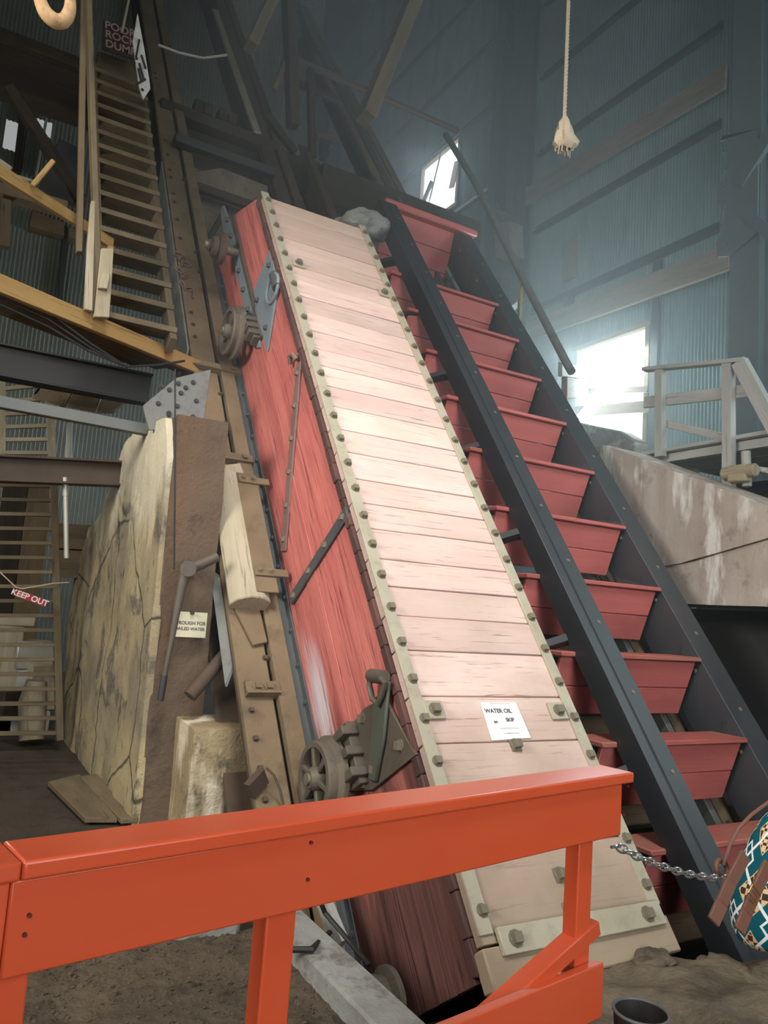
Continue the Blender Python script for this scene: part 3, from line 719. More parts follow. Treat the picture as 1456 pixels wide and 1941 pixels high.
# bearing block beside the lower wheel and the upper wheel
for (x, y, hh) in ((668, 1432, .38), (478, 628, .3)):
    v, w = skx(x, y, -.06); b = MB(); b.box(SK(-.05, v, w), UX, UV, UN, .07, hh, .11); 
    for k in (-1, 0, 1): b.box(SK(-.07, v + k * hh * .33, w + .02), UX, UV, UN, .13, .055, .12)
    b.build('bearing_block', M_plate, skip, .006)
# dark angle along the back edge of the red side
b = MB(); b.box(SK(-.03, 3.6, -SKD - .005), UX, UV, UN, .075, 7.2, .02); b.box(SK(-.004, 3.6, -SKD + .03), UX, UV, UN, .012, 7.2, .07); ang = b.build('back_angle', M_bluedk, skip, .003)
for k in range(24): bolt(SK(-.01, .3 + k * .29, -SKD + .03), -UX, ang, .014, .014, M_bluedk)

# paper notice on the skip
c = [sk(x, y, .004) for x, y in ((910, 1332), (977, 1332), (1006, 1399), (932, 1404))]
note = thing('paper_notice', SK((c[0][0] + c[2][0]) / 2, (c[0][1] + c[2][1]) / 2, .006), 'white paper notice tacked on the pink board face of the skip', 'notice')
b = MB(); b.prism([SK(u, v, .004) for u, v in c], UN * .004, .5); b.build('sheet', M_paper, note)
cu, cv = note.location, 0
for txt, dx, dy, s in (('WATER OIL', -.03, .055, .036), ('SKIP', .03, .0, .032), ('so', -.075, -.01, .028)):
    lettering(txt, s, SKM, note.location + UX * dx + UV * dy + UN * .004, M_ink, note)
b = MB()
for k, (x0, x1, y) in enumerate(((-.06, .07, -.05), (-.02, .06, -.08), (-.05, .0, -.08))): b.box(note.location + UX * (x0 + x1) / 2 + UV * y + UN * .004, UX, UV, UN, x1 - x0, .006, .0012)
b.box(note.location + UV * .105 + UN * .003, UX, UV, UN, .14, .004, .003); b.build('faint_lines', plain('faded_ink', hexc(196, 196, 190)), note)

# ================================================================== the man car
WB = -.45
car = thing('man_car', SK(2.8, 0.2, -.7), 'man car of stepped red benches between two black steel beams', 'man car')
chan = [(0, 0), (.27, 0), (.27, -.025), (.02, -.025), (.02, -.19), (.06, -.19), (.06, -.21), (0, -.21)]
b = MB(); b.section(SK(2.105, -.22, WB), SK(2.105, 8.95, WB), chan, UX, UN, .5); lb = b.build('side_beam', M_black, car, .004)
b = MB(); b.section(SK(2.205, -.18, WB + .012), SK(2.205, 8.8, WB + .012), [(-.006, -.012), (.006, -.012), (.003, 0), (-.003, 0)], UX, UN, .5); b.build('weld_bead', M_black, lb)
for k in range(14): bolt(SK(2.30, .5 + k * .62, WB), UN, lb, .012, .008, M_bolt, False)
WR = -.66
b = MB(); b.section(SK(3.60, -.1, WR), SK(3.60, 9.6, WR), [(0, 0), (.27, 0), (.27, -.27), (.25, -.27), (.25, -.02), (.02, -.02), (.02, -.42), (0, -.42)], UX, UN, .5); rb = b.build('side_beam', M_black, car, .004)
for k in range(12):
    b = MB(); b.box(SK(3.592, .75 + k * .76, WR - .22), UX, (UV + UN).normalized(), (UV - UN).normalized(), .018, .4, .012); b.build('splice_seam', M_black, rb)
    bolt(SK(3.596, .62 + k * .76, WR - .1), -UX, rb, .014, .01, M_bolt, False)
    bolt(SK(3.75, .95 + k * .76, WR), UN, rb, .014, .01, M_bolt, False)
def bench(v, w, boards, top_w, u0=2.0, u1=3.555, tall=.46, rake=.13, idx=0):
    r = random.Random(idx + 40)
    p = SK((u0 + u1) / 2, v, w)                          # front top edge
    e = bpy.data.objects.new('bench', None); COL.objects.link(e); e.location = p; adopt(e, car); e['base'] = tuple(p)
    b = MB(); L = u1 - u0 + .06
    b.box(p + V((0, .13, -.02)), XA, YA, ZA, L, .34, .04, r.random()); b.build('seat_plank', M_benchtop if idx < 3 else M_bench, e, .008)
    dn = V((0, rake, -tall)).normalized(); nn = XA.cross(dn); hh = tall / boards
    ln = math.hypot(rake, tall)
    for k in range(boards):
        b = MB(); c = p + V((0, .0, -.045)) + dn * (ln / boards * (k + .5))
        a0, a1 = k / boards, (k + 1) / boards
        s0, s1 = .055 * a0, .055 * a1 - .004
        y = dn * (ln / boards / 2 - .003)
        xl, xr = u0 - (u0 + u1) / 2, u1 - (u0 + u1) / 2
        vs = [c + XA * xl - y, c + XA * (xr - s0) - y, c + XA * (xr - s1) + y, c + XA * xl + y]
        b.prism(vs, nn * (.035 if nn.y > 0 else -.035), r.random()); b.build('front_board', M_bench, e, .005)
    b = MB(); q = p + XA * (u1 - (u0 + u1) / 2 - .03)
    b.prism([q + V((0, .04, -.05)), q + V((0, .26, -.05)), q + V((0, .26, -tall - .02)), q + V((0, rake + .04, -tall - .02))], (-.03, 0, 0)); b.build('end_board', M_bench, e)
    return e
for k in range(-1, 9):
    bench(1.458 + .757 * k, WR, 2, .3, idx=k + 1)
# tall backboard at the top of the car with its wide cap plank
e = bench(9.4, WR, 4, .3, u0=2.45, u1=3.62, tall=1.18, rake=.34, idx=20)
b = MB(); b.box(e.location + V(car['base']) + V((.12, -.02, -.02)), XA, YA, ZA, 1.55, .2, .1); b.build('cap_plank', M_bench, e, .02)
# pipe rods and black brackets carried between the beams
for k in range(7):
    b = MB(); v = 1.2 + k * 1.1
    b.beam(SK(1.72, v, WB - .45), SK(2.2, v + .05, WB - .2), .06, .1, UN); b.beam(SK(1.74, v - .05, WB - .45), SK(1.9, v - .45, WB - .3), .05, .05, UN); b.build('bracket', M_darksteel, car)

# ================================================================== skip road girders
def girder(name, u, w, v0, v1, mats, lab, wid=.36, extras=True):
    t = thing(name, SK(u, max(v0, 0), w), lab, 'girder', 'sloping skip road girders')
    b = MB(); b.section(SK(u, v0, w - .25), SK(u, v1, w - .25), I_prof(wid, .46, .03, .03), UX, UN, .5); b.build('web_beam', mats[0], t)
    return t
LG = girder('skip_girder', -.26, -1.24, -2, 21, (M_girderdk,), 'dust-brown sloping steel girder beside the red side of the skip')
b = MB(); b.box(SK(-.335, 9.5, -1.215), UX, UV, UN, .23, 22.8, .05, .5); b.build('stringer_plank', M_girder, LG, .006)
b = MB(); b.box(SK(-.13, 9.5, -1.19), UX, UV, UN, .13, 22.8, .075, .5); b.build('rail_plank', M_girder, LG, .006)
for k in range(60):
    v = .6 + k * .2
    if random.random() < .55: bolt(SK(-.42 + random.choice((.03, .19)), v, -1.19), UN, LG, .016, .02, M_girderdk)
# grey side web plates of the girder
b = MB(); b.prism([SK(-.46, 5.8, -1.2), SK(-.46, 9.6, -1.2), SK(-.46, 9.0, -1.62), SK(-.46, 5.6, -1.5)], (-.02, 0, 0)); b.build('web_plate', M_greysteel, LG)
b = MB(); b.prism([at(x, y, 'y', 6.2) for x, y in ((272, 768), (335, 716), (400, 700), (384, 818), (282, 815))], (0, .03, 0)); gp = b.build('gusset_plate', M_greysteel, LG, .004)
for x, y in ((306, 732), (321, 739), (338, 727), (300, 765), (343, 745), (336, 770), (320, 783), (352, 735), (366, 790), (320, 786), (366, 725), (372, 760)): bolt(at(x, y, 'y', 6.2), -YA, gp, .014, .014, M_darksteel)
# clamp bars across the girder
for v, u0, u1 in ((4.35, -.5, -.05), (5.55, -.55, 0.0), (2.15, -.42, -.18)):
    b = MB(); b.box(SK((u0 + u1) / 2, v, -1.155), UX, UV, UN, u1 - u0, .09, .025); b.box(SK((u0 + u1) / 2, v - .045, -1.17), UX, UV, UN, u1 - u0, .02, .09); cb = b.build('clamp_bar', M_girder, LG, .004)
    for u in (u0 + .08, u1 - .08): bolt(SK(u, v, -1.14), UN, cb, .024, .022, M_girder)
# pointed splice plate with grey side wing
pts = [sk(x, y, -1.18) for x, y in ((430, 1110), (478, 1105), (505, 1220), (478, 1226), (440, 1150))]
b = MB(); b.prism([SK(u, v, -1.18) for u, v in pts], UN * .025); b.build('splice_plate', M_girder, LG, .004)
wing = [(405, 1060), (430, 1110), (440, 1150), (478, 1226), (430, 1285), (418, 1180)]
b = MB(); b.prism([SK(-.37 - .1 * (i in (0, 4, 5)), *sk(x, y, -1.22)[1:], -1.22 - .12 * (i in (0, 4, 5))) for i, (x, y) in enumerate(wing)], UX * -.02); b.build('side_wing', M_greysteel, LG, .004)
# wooden buffer block bolted on the girder
bl = thing('buffer_block', SK(-.3, 3.3, -1.15), 'rounded grey timber block with an iron strap on the brown girder', 'timber block')
pa = [at(x, y, 'y', 4.9) for x, y in ((0, 0),)]
cu0 = -.46
prof = [(-.15, 0), (.12, 0), (.13, .10), (.06, .155), (-.04, .165), (-.13, .12), (-.17, .05)]
b = MB(); b.section(SK(-.30, 2.78, -1.165), SK(-.30, 4.02, -1.165), prof, UX, UN, .6); b.build('block', M_pale, bl, .008)
b = MB(); b.prism([SK(-.37, 4.02, -1.16), SK(-.17, 4.02, -1.16), SK(-.2, 4.22, -1.16), SK(-.36, 4.16, -1.16)], UN * .09); b.build('block_nose', M_pale, bl, .02)
b = MB(); b.box(SK(-.21, 3.42, -1.005), UX, UV, UN, .17, 1.18, .014, .5); sp = b.build('strap', M_girder, bl, .003)
for v in (3.93, 3.0):
    b = MB(); b.box(SK(-.16, v, -.99), UX, UV, UN, .26, .07, .02); b.build('hinge', M_girder, sp, .004)
    for u in (-.25, -.17): bolt(SK(u, v + .01, -.98), UN, sp, .018, .018, M_girder, False)

rc = thing('rusty_chain', at(352, 520, 'y', 7.7), 'short rusty chain bunched on the left girder beside the stairs', 'chain')
b = MB(); cp = [sk(x, y, -1.17) for x, y in ((338, 482), (346, 500), (340, 512), (352, 524), (346, 538), (358, 548), (366, 558), (352, 500), (344, 490))]
for i, (u, v) in enumerate(cp):
    c = SK(u, v, -1.17); e1 = (UX * math.cos(i * 1.3) + UV * math.sin(i * 1.3)); e2 = UN * .6 + UV * .5
    b.tube([c + e1 * (.05 * math.cos(a)) + e2 * (.025 * math.sin(a)) for a in [2 * math.pi * j / 12 for j in range(12)]], .011, 6, close=True)
b.build('links', M_rustbar, rc)
G2 = girder('skip_girder', 1.28, -1.24, -2, 21, (M_girderdk,), 'sloping girder under the far side of the skip, rising behind its top')
b = MB(); b.box(SK(1.2, 9.5, -1.21), UX, UV, UN, .2, 22.8, .05, .5); b.build('stringer_plank', M_girderdk, G2, .006)
b = MB(); b.box(SK(1.4, 9.5, -1.19), UX, UV, UN, .14, 22.8, .075, .5); b.build('rail_plank', M_girderdk, G2, .006)
b = MB(); p = [SK(u, v, -1.19) for u, v in (sk(408, 20, -1.19), sk(488, 253, -1.19))]; b.beam(p[0], p[1], .11, .05, UN); b.build('guide_board', M_pale, G2, .005)
G3 = girder('skip_girder', 1.98, -1.24, -.6, 12, (M_girderdk,), 'narrow sloping girder beside the one rising behind the skip top', .22)
b = MB(); b.box(SK(1.93, 5.6, -1.2), UX, UV, UN, .1, 12, .06, .5); b.build('rail', M_girderdk, G3, .006)
G4 = girder('skip_girder', 3.6, -1.30, -2, 21, (M_girderdk,), 'long sloping girder rising behind the top of the red man car')
b = MB(); b.box(SK(3.64, 9.5, -1.24), UX, UV, UN, .16, 22.8, .06, .5); b.build('stringer_plank', M_raw, G4, .006)
b = MB(); b.box(SK(3.45, 9.5, -1.22), UX, UV, UN, .07, 22.8, .1, .5); b.build('rail', M_pipe, G4, .006)
for k in range(26): bolt(SK(3.64 + random.uniform(-.04, .04), .6 + k * .36, -1.21), UN, G4, .03, .02, M_girderdk)
b = MB(); p = [SK(u, v, -1.24) for u, v in (sk(600, 105, -1.24), sk(722, 350, -1.24))]; b.beam(p[0], p[1], .13, .05, UN); b.build('guide_board', M_raw, G4, .005)
# sleepers under the man car track
for k, v in enumerate((.35, 1.2, 1.95, 2.75, 3.5)):
    b = MB(); b.box(SK(2.8, v, -1.45), UX, UV, UN, 2.2, .2, .12); solo(b, 'sleeper', M_raw, ('dusty timber sleeper under the lowest benches of the man car' if k == 0 else 'dusty timber sleeper under the man car, number %s up from the ground' % ('second', 'third', 'fourth', 'fifth')[k - 1]), 'sleeper', 'sleepers under the man car', .01)

# ================================================================== the red guard rail
RZT = 1.06
A0 = at(0, 1640, 'z', RZT); A1 = at(1203, 1464, 'z', RZT)
RD = (A1 - A0); RL = RD.length; RD.normalize(); RN = V((-RD.y, RD.x, 0))       # RN points away from the visitor
rail = thing('guard_rail', (A0.x + 1.0, A0.y + .25, 0), 'orange-red painted wooden guard rail in front of the skip', 'guard rail')
def RP(s, d, z): return A0 + RD * s + RN * d + V((0, 0, z - RZT))
sj = (at(45, 1634, 'z', RZT) - A0).dot(RD)
def rbox(name, s0, s1, d0, d1, z0, z1, bev=.005, segs=2):
    b = MB(); b.box(RP((s0 + s1) / 2, (d0 + d1) / 2, (z0 + z1) / 2), RD, RN, ZA, s1 - s0, d1 - d0, z1 - z0)
    return b.build(name, M_orange, rail, bev, segs)
rbox('cap_board', sj + .001, RL, 0, .152, RZT - .038, RZT, .007, 3)
rbox('cap_board', -1.3, sj - .001, 0, .152, RZT - .038, RZT, .007, 3)
fb1 = rbox('face_board', sj - .012, RL - .05, .018, .056, RZT - .225, RZT - .039)
fb0 = rbox('face_board', -1.3, sj - .0135, .018, .056, RZT - .225, RZT - .039)
zb = .0
sm = (at(558, 1703, 'y', 1.86).x - A0.x) / RD.x; sr = (at(1142, 1600, 'y', 2.08).x - A0.x) / RD.x; sl = (at(10, 1830, 'y', 1.78).x - A0.x) / RD.x
for s, w in ((sm, .09), (sr, .085), (sl, .12)):
    rbox('post', s - w / 2, s + w / 2, .058, .118 if s != sm else .12, zb, RZT - .04)
# kick board and brace at the free end
k0 = at(1152, 1864, 'y', 2.02); zk = k0.z
rbox('kick_board', sr - 1.1, sr + .075, .018, .056, zk - .17, zk + .012)
p = RP(sr - .03, .09, RZT - .52); q = RP(sr - .62, .09, .08)
def on_rail(x, y, d):
    p = at(x, y, 'y', 2.1)
    for it in range(4): p = at(x, y, 'y', RP((p.x - A0.x) / RD.x, d, 1).y)
    return p
p = on_rail(1122, 1752, .088); q = on_rail(940, 1915, .088)
b = MB(); d = (q - p); b.beam(p + d * .0, q + d * .4, .055, .075, RN); b.build('brace', M_orange, rail, .005)
M_hole = plain('dark_nail_hole', hexc(92, 30, 18))
for (x, y) in ((8, 1648), (56, 1735), (47, 1772), (590, 1597), (584, 1667), (1190, 1490), (1182, 1545)):
    p = at(x, y, 'y', 1.72); s = (p.x - A0.x); 
    for it in range(3):
        yy = RP(s / RD.x, .0155, 1).y; p = at(x, y, 'y', yy); s = p.x - A0.x
    b = MB(); b.cyl(p - RN * -.004, p - RN * .004, .0045, 8); b.build('nail', M_hole, fb1)

# ---- chain from the rail to the right
ch_a = at(1172, 1605, 'y', 2.12); ch_b = at(1400, 1664, 'y', 2.3)
b = MB(); n = 19; pts = []
for k in range(n * 2 + 1):
    t = k / (n * 2); p = ch_a.lerp(ch_b, t); p.z -= .035 * 4 * t * (1 - t); pts.append(p)
for k in range(n):
    c = pts[2 * k + 1]; d = (pts[2 * k + 2] - pts[2 * k]); L = d.length; d.normalize()
    sd = d.cross(ZA).normalized(); up = sd.cross(d); sd, up = (sd, up) if k % 2 else (up, sd)
    e1 = (sd + up * .35).normalized()
    ring = [c + d * (L * .72 * math.cos(a)) + e1 * (.014 * math.sin(a)) for a in [2 * math.pi * j / 14 for j in range(14)]]
    b.tube(ring, .0042, 7, close=True)
solo(b, 'link_chain', M_chain, 'shiny steel chain sagging from the guard rail post to the patterned bag', 'chain')
b = MB(); b.cyl(ch_a - RD * .03 + RN * .01, ch_a + RD * .012, .006, 8); b.build('eye_screw', M_chain, rail)

# ---- patterned rucksack at the right edge
yb = 2.42
bc = at(1462, 1668, 'y', yb)
bag = thing('rucksack', (bc.x, yb, .05), 'teal and cream diamond patterned rucksack with brown leather straps', 'rucksack')
b = MB()
H0, H1 = at(1456, 1795, 'y', yb).z, at(1430, 1525, 'y', yb).z
prof = [(0, .03), (.0, .13), (.05, .20), (.18, .235), (.38, .235), (.58, .20), (.75, .165), (.88, .12), (.97, .05), (1, .0)]
seg = 28; vs = []; gs = []; fs = []
for (h, r) in prof:
    for k in range(seg):
        a = 2 * math.pi * k / seg; sq = 1 + .06 * abs(math.sin(2 * a))
        nz = 1 + .05 * noise.noise(V((math.cos(a) * 2, math.sin(a) * 2, h * 4)))
        p = V((bc.x + .02 + math.cos(a) * r * 1.05 * sq * nz + .10 * h, yb + math.sin(a) * r * .7 * sq * nz, H0 + (H1 - H0) * h)); vs.append(p); gs.append(V((a * .18, r, (H1 - H0) * h)))
for i in range(len(prof) - 1):
    for k in range(seg):
        fs.append((i * seg + k, i * seg + (k + 1) % seg, (i + 1) * seg + (k + 1) % seg, (i + 1) * seg + k))
b.add(vs, fs, gs, .5, True); o = b.build('sack', M_bag, bag); o.modifiers.new('sub', 'SUBSURF').render_levels = 2
def strap(name, pix, y0, y1, w, mat, buckle=None):
    n = len(pix); ps = [at(x, y, 'y', y0 + (y1 - y0) * i / (n - 1)) for i, (x, y) in enumerate(pix)]
    b = MB()
    for i in range(n - 1): b.beam(ps[i] + (ps[i] - ps[i + 1]) * .04, ps[i + 1], .016, w, V((1, 0, .35)))
    s = b.build(name, mat, bag, .004)
    if buckle:
        c = at(*buckle, 'y', y0 - .035); b = MB(); d = (ps[1] - ps[0]).normalized(); e = d.cross(YA).normalized()
        b.tube([c + e * w * .62 + d * .02, c - e * w * .62 + d * .02, c - e * w * .62 - d * .02, c + e * w * .62 - d * .02], .0035, 6, close=True); b.build('buckle', M_brass, s)
    return s
ya = yb - .20
strap('closing_strap', [(1412, 1622), (1385, 1672), (1368, 1712), (1352, 1748)], ya, ya - .03, .062, M_leather)
strap('closing_strap', [(1456, 1640), (1432, 1690), (1415, 1730), (1401, 1765)], ya - .02, ya - .04, .064, M_leather, (1430, 1695))
b = MB(); hp = [at(x, y, 'y', yb - .14) for x, y in ((1372, 1640), (1384, 1600), (1400, 1570), (1424, 1545), (1452, 1524), (1480, 1505))]
b.tube(hp, .008, 8); b.build('piping', M_leather, bag)
b = MB(); c = at(1368, 1646, 'y', yb - .12); b.tube([c + V((.035 * math.cos(a), .01 * math.sin(a), .03 * math.sin(a))) for a in [2 * math.pi * k / 12 for k in range(12)]], .012, 8, close=True); b.build('strap_loop', M_leather, bag)

# ---- bucket by the free end of the rail
bc = at(1216, 1935, 'y', 2.02); bc.z = 0
bk = thing('bucket', (bc.x, bc.y, 0), 'dark iron bucket on the ground by the foot of the guard rail', 'bucket')
zt = at(1216, 1925, 'y', 2.02).z
b = MB(); b.lathe(bc + V((.02, .02, 0)), ZA, [(0, 0), (0, .075), (zt, .095), (zt, .089), (.01, .07), (.01, 0)], 30); b.build('body', M_bucket, bk)
b = MB(); b.tube([bc + V((.02 + .094 * math.cos(a), .02 + .094 * math.sin(a), zt)) for a in [2 * math.pi * k / 30 for k in range(30)]], .006, 8, close=True); b.build('rim', M_pipe, bk)

# ---- gravel bed, kerbs, planks, mound
def blob(mb, pts_fn, nx, ny):
    vs = [pts_fn(i / nx, j / ny) for j in range(ny + 1) for i in range(nx + 1)]
    fs = [(j * (nx + 1) + i, j * (nx + 1) + i + 1, (j + 1) * (nx + 1) + i + 1, (j + 1) * (nx + 1) + i) for j in range(ny) for i in range(nx)]
    return mb.add(vs, fs, None, .5, True)
b = MB()
def gf(s, t):
    x = -.5 + s * 2.08; y = 1.5 + t * 2.24
    return V((x, y, .02 + .02 * noise.noise(V((x * 3, y * 3, 0))) + .012 * noise.noise(V((x * 14, y * 14, 2)))))
blob(b, gf, 130, 130)
r = random.Random(11)
ico = bmesh.new(); bmesh.ops.create_icosphere(ico, subdivisions=1, radius=1.0); iv = [x.co.copy() for x in ico.verts]; iff = [tuple(q.index for q in f.verts) for f in ico.faces]; ico.free()
for k in range(3600):
    s, t = r.random(), r.random() ** .8; p = gf(s, t); q = r.uniform(.004, .012) * (2.0 if r.random() < .06 else 1)
    M3 = Matrix.Rotation(r.random() * 6, 3, 'X') @ Matrix.Rotation(r.random() * 6, 3, 'Z')
    b.add([p + M3 @ V((w.x * q * r.uniform(.7, 1.4), w.y * q, w.z * q * .7)) for w in iv], iff, None, r.random(), False)
g = b.build('gravel_bed', M_gravel); tag(g, 'brown gravel ground inside the guard rail', 'gravel', None, 'stuff')
b = MB(); b.box((.55, 3.95, .02), XA, YA, ZA, 1.84, .48, .22, grain_world=True); solo(b, 'concrete_slab_edge', M_grey, 'low pale concrete slab at the far edge of the gravel', 'concrete slab', None, .03)
kb = MB(); k0, k1 = at(587, 1816, 'z', .1), at(590, 1754, 'z', .1)
kb.prism([(1.565, 1.4, -.2), (1.755, 1.4, -.2), (1.755, 3.85, -.2), (1.565, 3.85, -.2)], (0, 0, .31)); solo(kb, 'concrete_kerb', M_grey, 'long pale concrete kerb between the gravel and the skip', 'kerb', None, .012)
for i, (pp, lab) in enumerate(((((90, 1490), (150, 1475), (222, 1560), (160, 1560)), 'grey plank lying on the floor, the left one by the concrete pier'), (((150, 1480), (195, 1472), (262, 1560), (228, 1562)), 'grey plank lying on the floor right against the concrete pier'))):
    b = MB(); b.prism([at(x, y, 'z', .02 + .01 * i) for x, y in pp], (0, 0, .035)); solo(b, 'floor_plank', M_raw, lab, 'plank', 'loose planks on the floor', .004)
b = MB()
def mf(s, t):
    x = 2.35 + s * 2.6; y = 1.7 + t * (1.2 - .34 * min(1, max(0, (x - 3.2) / .3)))
    h = .06 + .10 * noise.noise(V((x * 1.7, y * 1.7, 5))) + .05 * noise.noise(V((x * 5, y * 5, 1))) + .02 * noise.noise(V((x * 13, y * 13, 1)))
    h *= min(1, s * 4) * min(1, (1 - t) * 5 + .2)
    return V((x, y, max(h, -.02) + .01))
blob(b, mf, 80, 50)
o = solo(b, 'earth_mound', M_rubble, 'grey-brown earth and rubble bank at the foot of the man car', 'earth bank')
r = random.Random(4)
for k, (x, y, rr) in enumerate(((1385, 1848, .11), (1240, 1822, .09))):
    p = at(x, y, 'z', .03); b = MB(); M3 = Matrix.Rotation(r.random() * 6, 3, 'Z')
    ic = bmesh.new(); bmesh.ops.create_icosphere(ic, subdivisions=4, radius=1.0)
    vs = [p + M3 @ V((w.co.x * rr * 1.6, w.co.y * rr, w.co.z * rr * .5)) * (1 + .3 * noise.noise(w.co * 1.8 + V((k, 0, 0))) + .1 * noise.noise(w.co * 5)) for w in ic.verts]
    b.add(vs, [tuple(q.index for q in f.verts) for f in ic.faces], None, .5, False); ic.free()
    solo(b, 'stone', M_rubble, ('pale stone on the earth bank below the rucksack', 'flat stone under the corner of the skip foot plank')[k], 'stone', 'stones on the earth bank')

# ================================================================== left: concrete pier and what hangs on it
pier = thing('concrete_pier', (1.5, 6, 0), 'tall stained concrete pier under the left girder, stepped at its back', 'concrete pier')
def rough_prism(prof, x0, x1, n, amp, seed):
    """outline in Y,Z between x0 and x1, cut fine and roughened"""
    bm = bmesh.new(); vs = [bm.verts.new((x0, y, z)) for y, z in prof]; f = bm.faces.new(vs)
    ex = bmesh.ops.extrude_face_region(bm, geom=[f]); bmesh.ops.translate(bm, vec=(x1 - x0, 0, 0), verts=[e for e in ex['geom'] if isinstance(e, bmesh.types.BMVert)])
    bmesh.ops.triangulate(bm, faces=bm.faces)
    for k in range(n): bmesh.ops.subdivide_edges(bm, edges=[e for e in bm.edges if e.calc_length() > .13], cuts=1); bmesh.ops.triangulate(bm, faces=bm.faces)
    bm.normal_update()
    for v in bm.verts:
        s = noise.noise(v.co * 1.3 + V((seed, 0, 0))) + .5 * noise.noise(v.co * 4 + V((0, seed, 0))) + .25 * noise.noise(v.co * 11)
        v.co += v.normal * s * amp
    bm.verts.ensure_lookup_table(); bm.verts.index_update()
    out = ([v.co.copy() for v in bm.verts], [tuple(v.index for v in f.verts) for f in bm.faces]); bm.free(); return out
prof = [(5.62, 0), (8.95, 0), (9.6, 1.2), (9.5, 1.9), (8.9, 2.25), (8.2, 2.35), (7.95, 2.62), (7.55, 2.9), (6.9, 3.02), (5.9, 2.92), (5.72, 2.6), (5.66, 1.5)]
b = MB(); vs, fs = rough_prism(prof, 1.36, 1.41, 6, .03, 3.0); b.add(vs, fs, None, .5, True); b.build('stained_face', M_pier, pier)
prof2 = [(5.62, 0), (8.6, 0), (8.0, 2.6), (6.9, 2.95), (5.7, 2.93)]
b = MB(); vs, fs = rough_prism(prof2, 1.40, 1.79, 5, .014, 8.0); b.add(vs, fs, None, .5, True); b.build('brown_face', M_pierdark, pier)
b = MB(); q = [at(x, y, 'y', 5.25) for x, y in ((322, 1372), (345, 1358), (458, 1385), (470, 1540), (318, 1560))]
q = [V((1.52, 5.25, -.02)), V((1.53, 5.25, .72)), V((2.05, 5.25, .74)), V((2.1, 5.25, -.02))]
bm_v, bm_f = rough_prism([(5.2, 0), (5.7, 0), (5.7, .74), (5.2, .72)], 1.6, 2.16, 4, .015, 5.0); b = MB(); b.add(bm_v, bm_f, None, .5, True); solo(b, 'concrete_block', M_pier_block, 'low yellow-stained concrete block in front of the pier', 'concrete block')

# trough sign
c = at(361, 1184, 'y', 5.6); sg = thing('trough_sign', c, 'small cream card sign hung on the brown face of the pier', 'sign')
hx = (at(392, 1184, 'y', 5.55) - at(331, 1184, 'y', 5.55)).length; hz = at(361, 1161, 'y', 5.55).z - at(361, 1209, 'y', 5.55).z
c = at(361, 1184, 'y', 5.55); b = MB(); b.box(c, XA, YA, ZA, hx, .008, hz); b.build('card', M_card, sg)
b = MB(); b.cyl(c + V((0, .03, hz / 2 - .005)), c + V((0, -.03, hz / 2 - .005)), .014, 8); b.build('nail', M_darksteel, sg)
FR = Matrix(((1, 0, 0), (0, 0, -1), (0, 1, 0)))          # upright lettering facing the visitor
lettering('TROUGH FOR', .034, FR, c + V((0, -.0055, .01)), M_ink, sg); lettering('BAILED WATER', .0305, FR, c + V((0, -.0055, -.03)), M_ink, sg)
# bell-crank lever
lv = thing('lever_handle', at(345, 1200, 'y', 5.4), 'dark bent iron lever hanging in front of the trough sign', 'lever')
b = MB(); P_ = lambda x, y, yy=5.4: at(x, y, 'y', yy)
b.tube([P_(412, 1055), P_(385, 1068), P_(362, 1076), P_(352, 1085), P_(345, 1110), P_(335, 1160), P_(326, 1210), P_(316, 1260), P_(311, 1285)], [.036, .036, .042, .042, .034, .025, .02, .018, .018], 12); b.build('arm', M_plate, lv)
b = MB(); b.tube([P_(312, 1280), P_(310, 1290), P_(304, 1328)], [.022, .024, .022], 10); b.build('grip', M_darksteel, lv)
b = MB(); b.cyl(P_(357, 1078, 5.34), P_(357, 1078, 5.62), .055, 14); b.build('pivot', M_plate, lv)
# pipes / struts low behind the girder
b = MB(); b.tube([at(360, 1320, 'y', 5.42), at(440, 1225, 'y', 5.5)], .05, 10); solo(b, 'iron_strut', M_girderdk, 'dark slanting iron strut above the yellow-stained concrete block', 'strut')
b = MB(); b.beam(at(472, 1500, 'y', 4.55), at(500, 1470, 'y', 4.6), .05, .1); solo(b, 'iron_bracket', M_girderdk, 'small rusty bracket hanging at the foot of the brown girder', 'bracket')
b = MB(); b.tube([at(505, 1455, 'y', 4.5), at(520, 1470, 'y', 4.5), at(532, 1500, 'y', 4.5), at(537, 1525, 'y', 4.5)], .008, 6); solo(b, 'hose', M_raw, 'thin cable hanging at the foot of the brown girder', 'cable')
b = MB(); b.tube([at(600, 1690, 'y', 3.6), at(616, 1730, 'y', 3.6), at(650, 1770, 'y', 3.5), at(700, 1830, 'y', 3.3)], .012, 6); b.tube([at(520, 1800, 'z', .12), at(590, 1800, 'z', .13), at(625, 1768, 'y', 3.5)], .014, 6); solo(b, 'black_hose', M_cable, 'black hose running over the pale kerb towards the skip', 'hose')
b = MB(); b.beam(at(590, 1650, 'y', 4.1), at(648, 1790, 'y', 3.8), .05, .08); solo(b, 'grey_post', M_grey, 'grey sloping bar behind the guard rail beside the skip foot', 'bar')

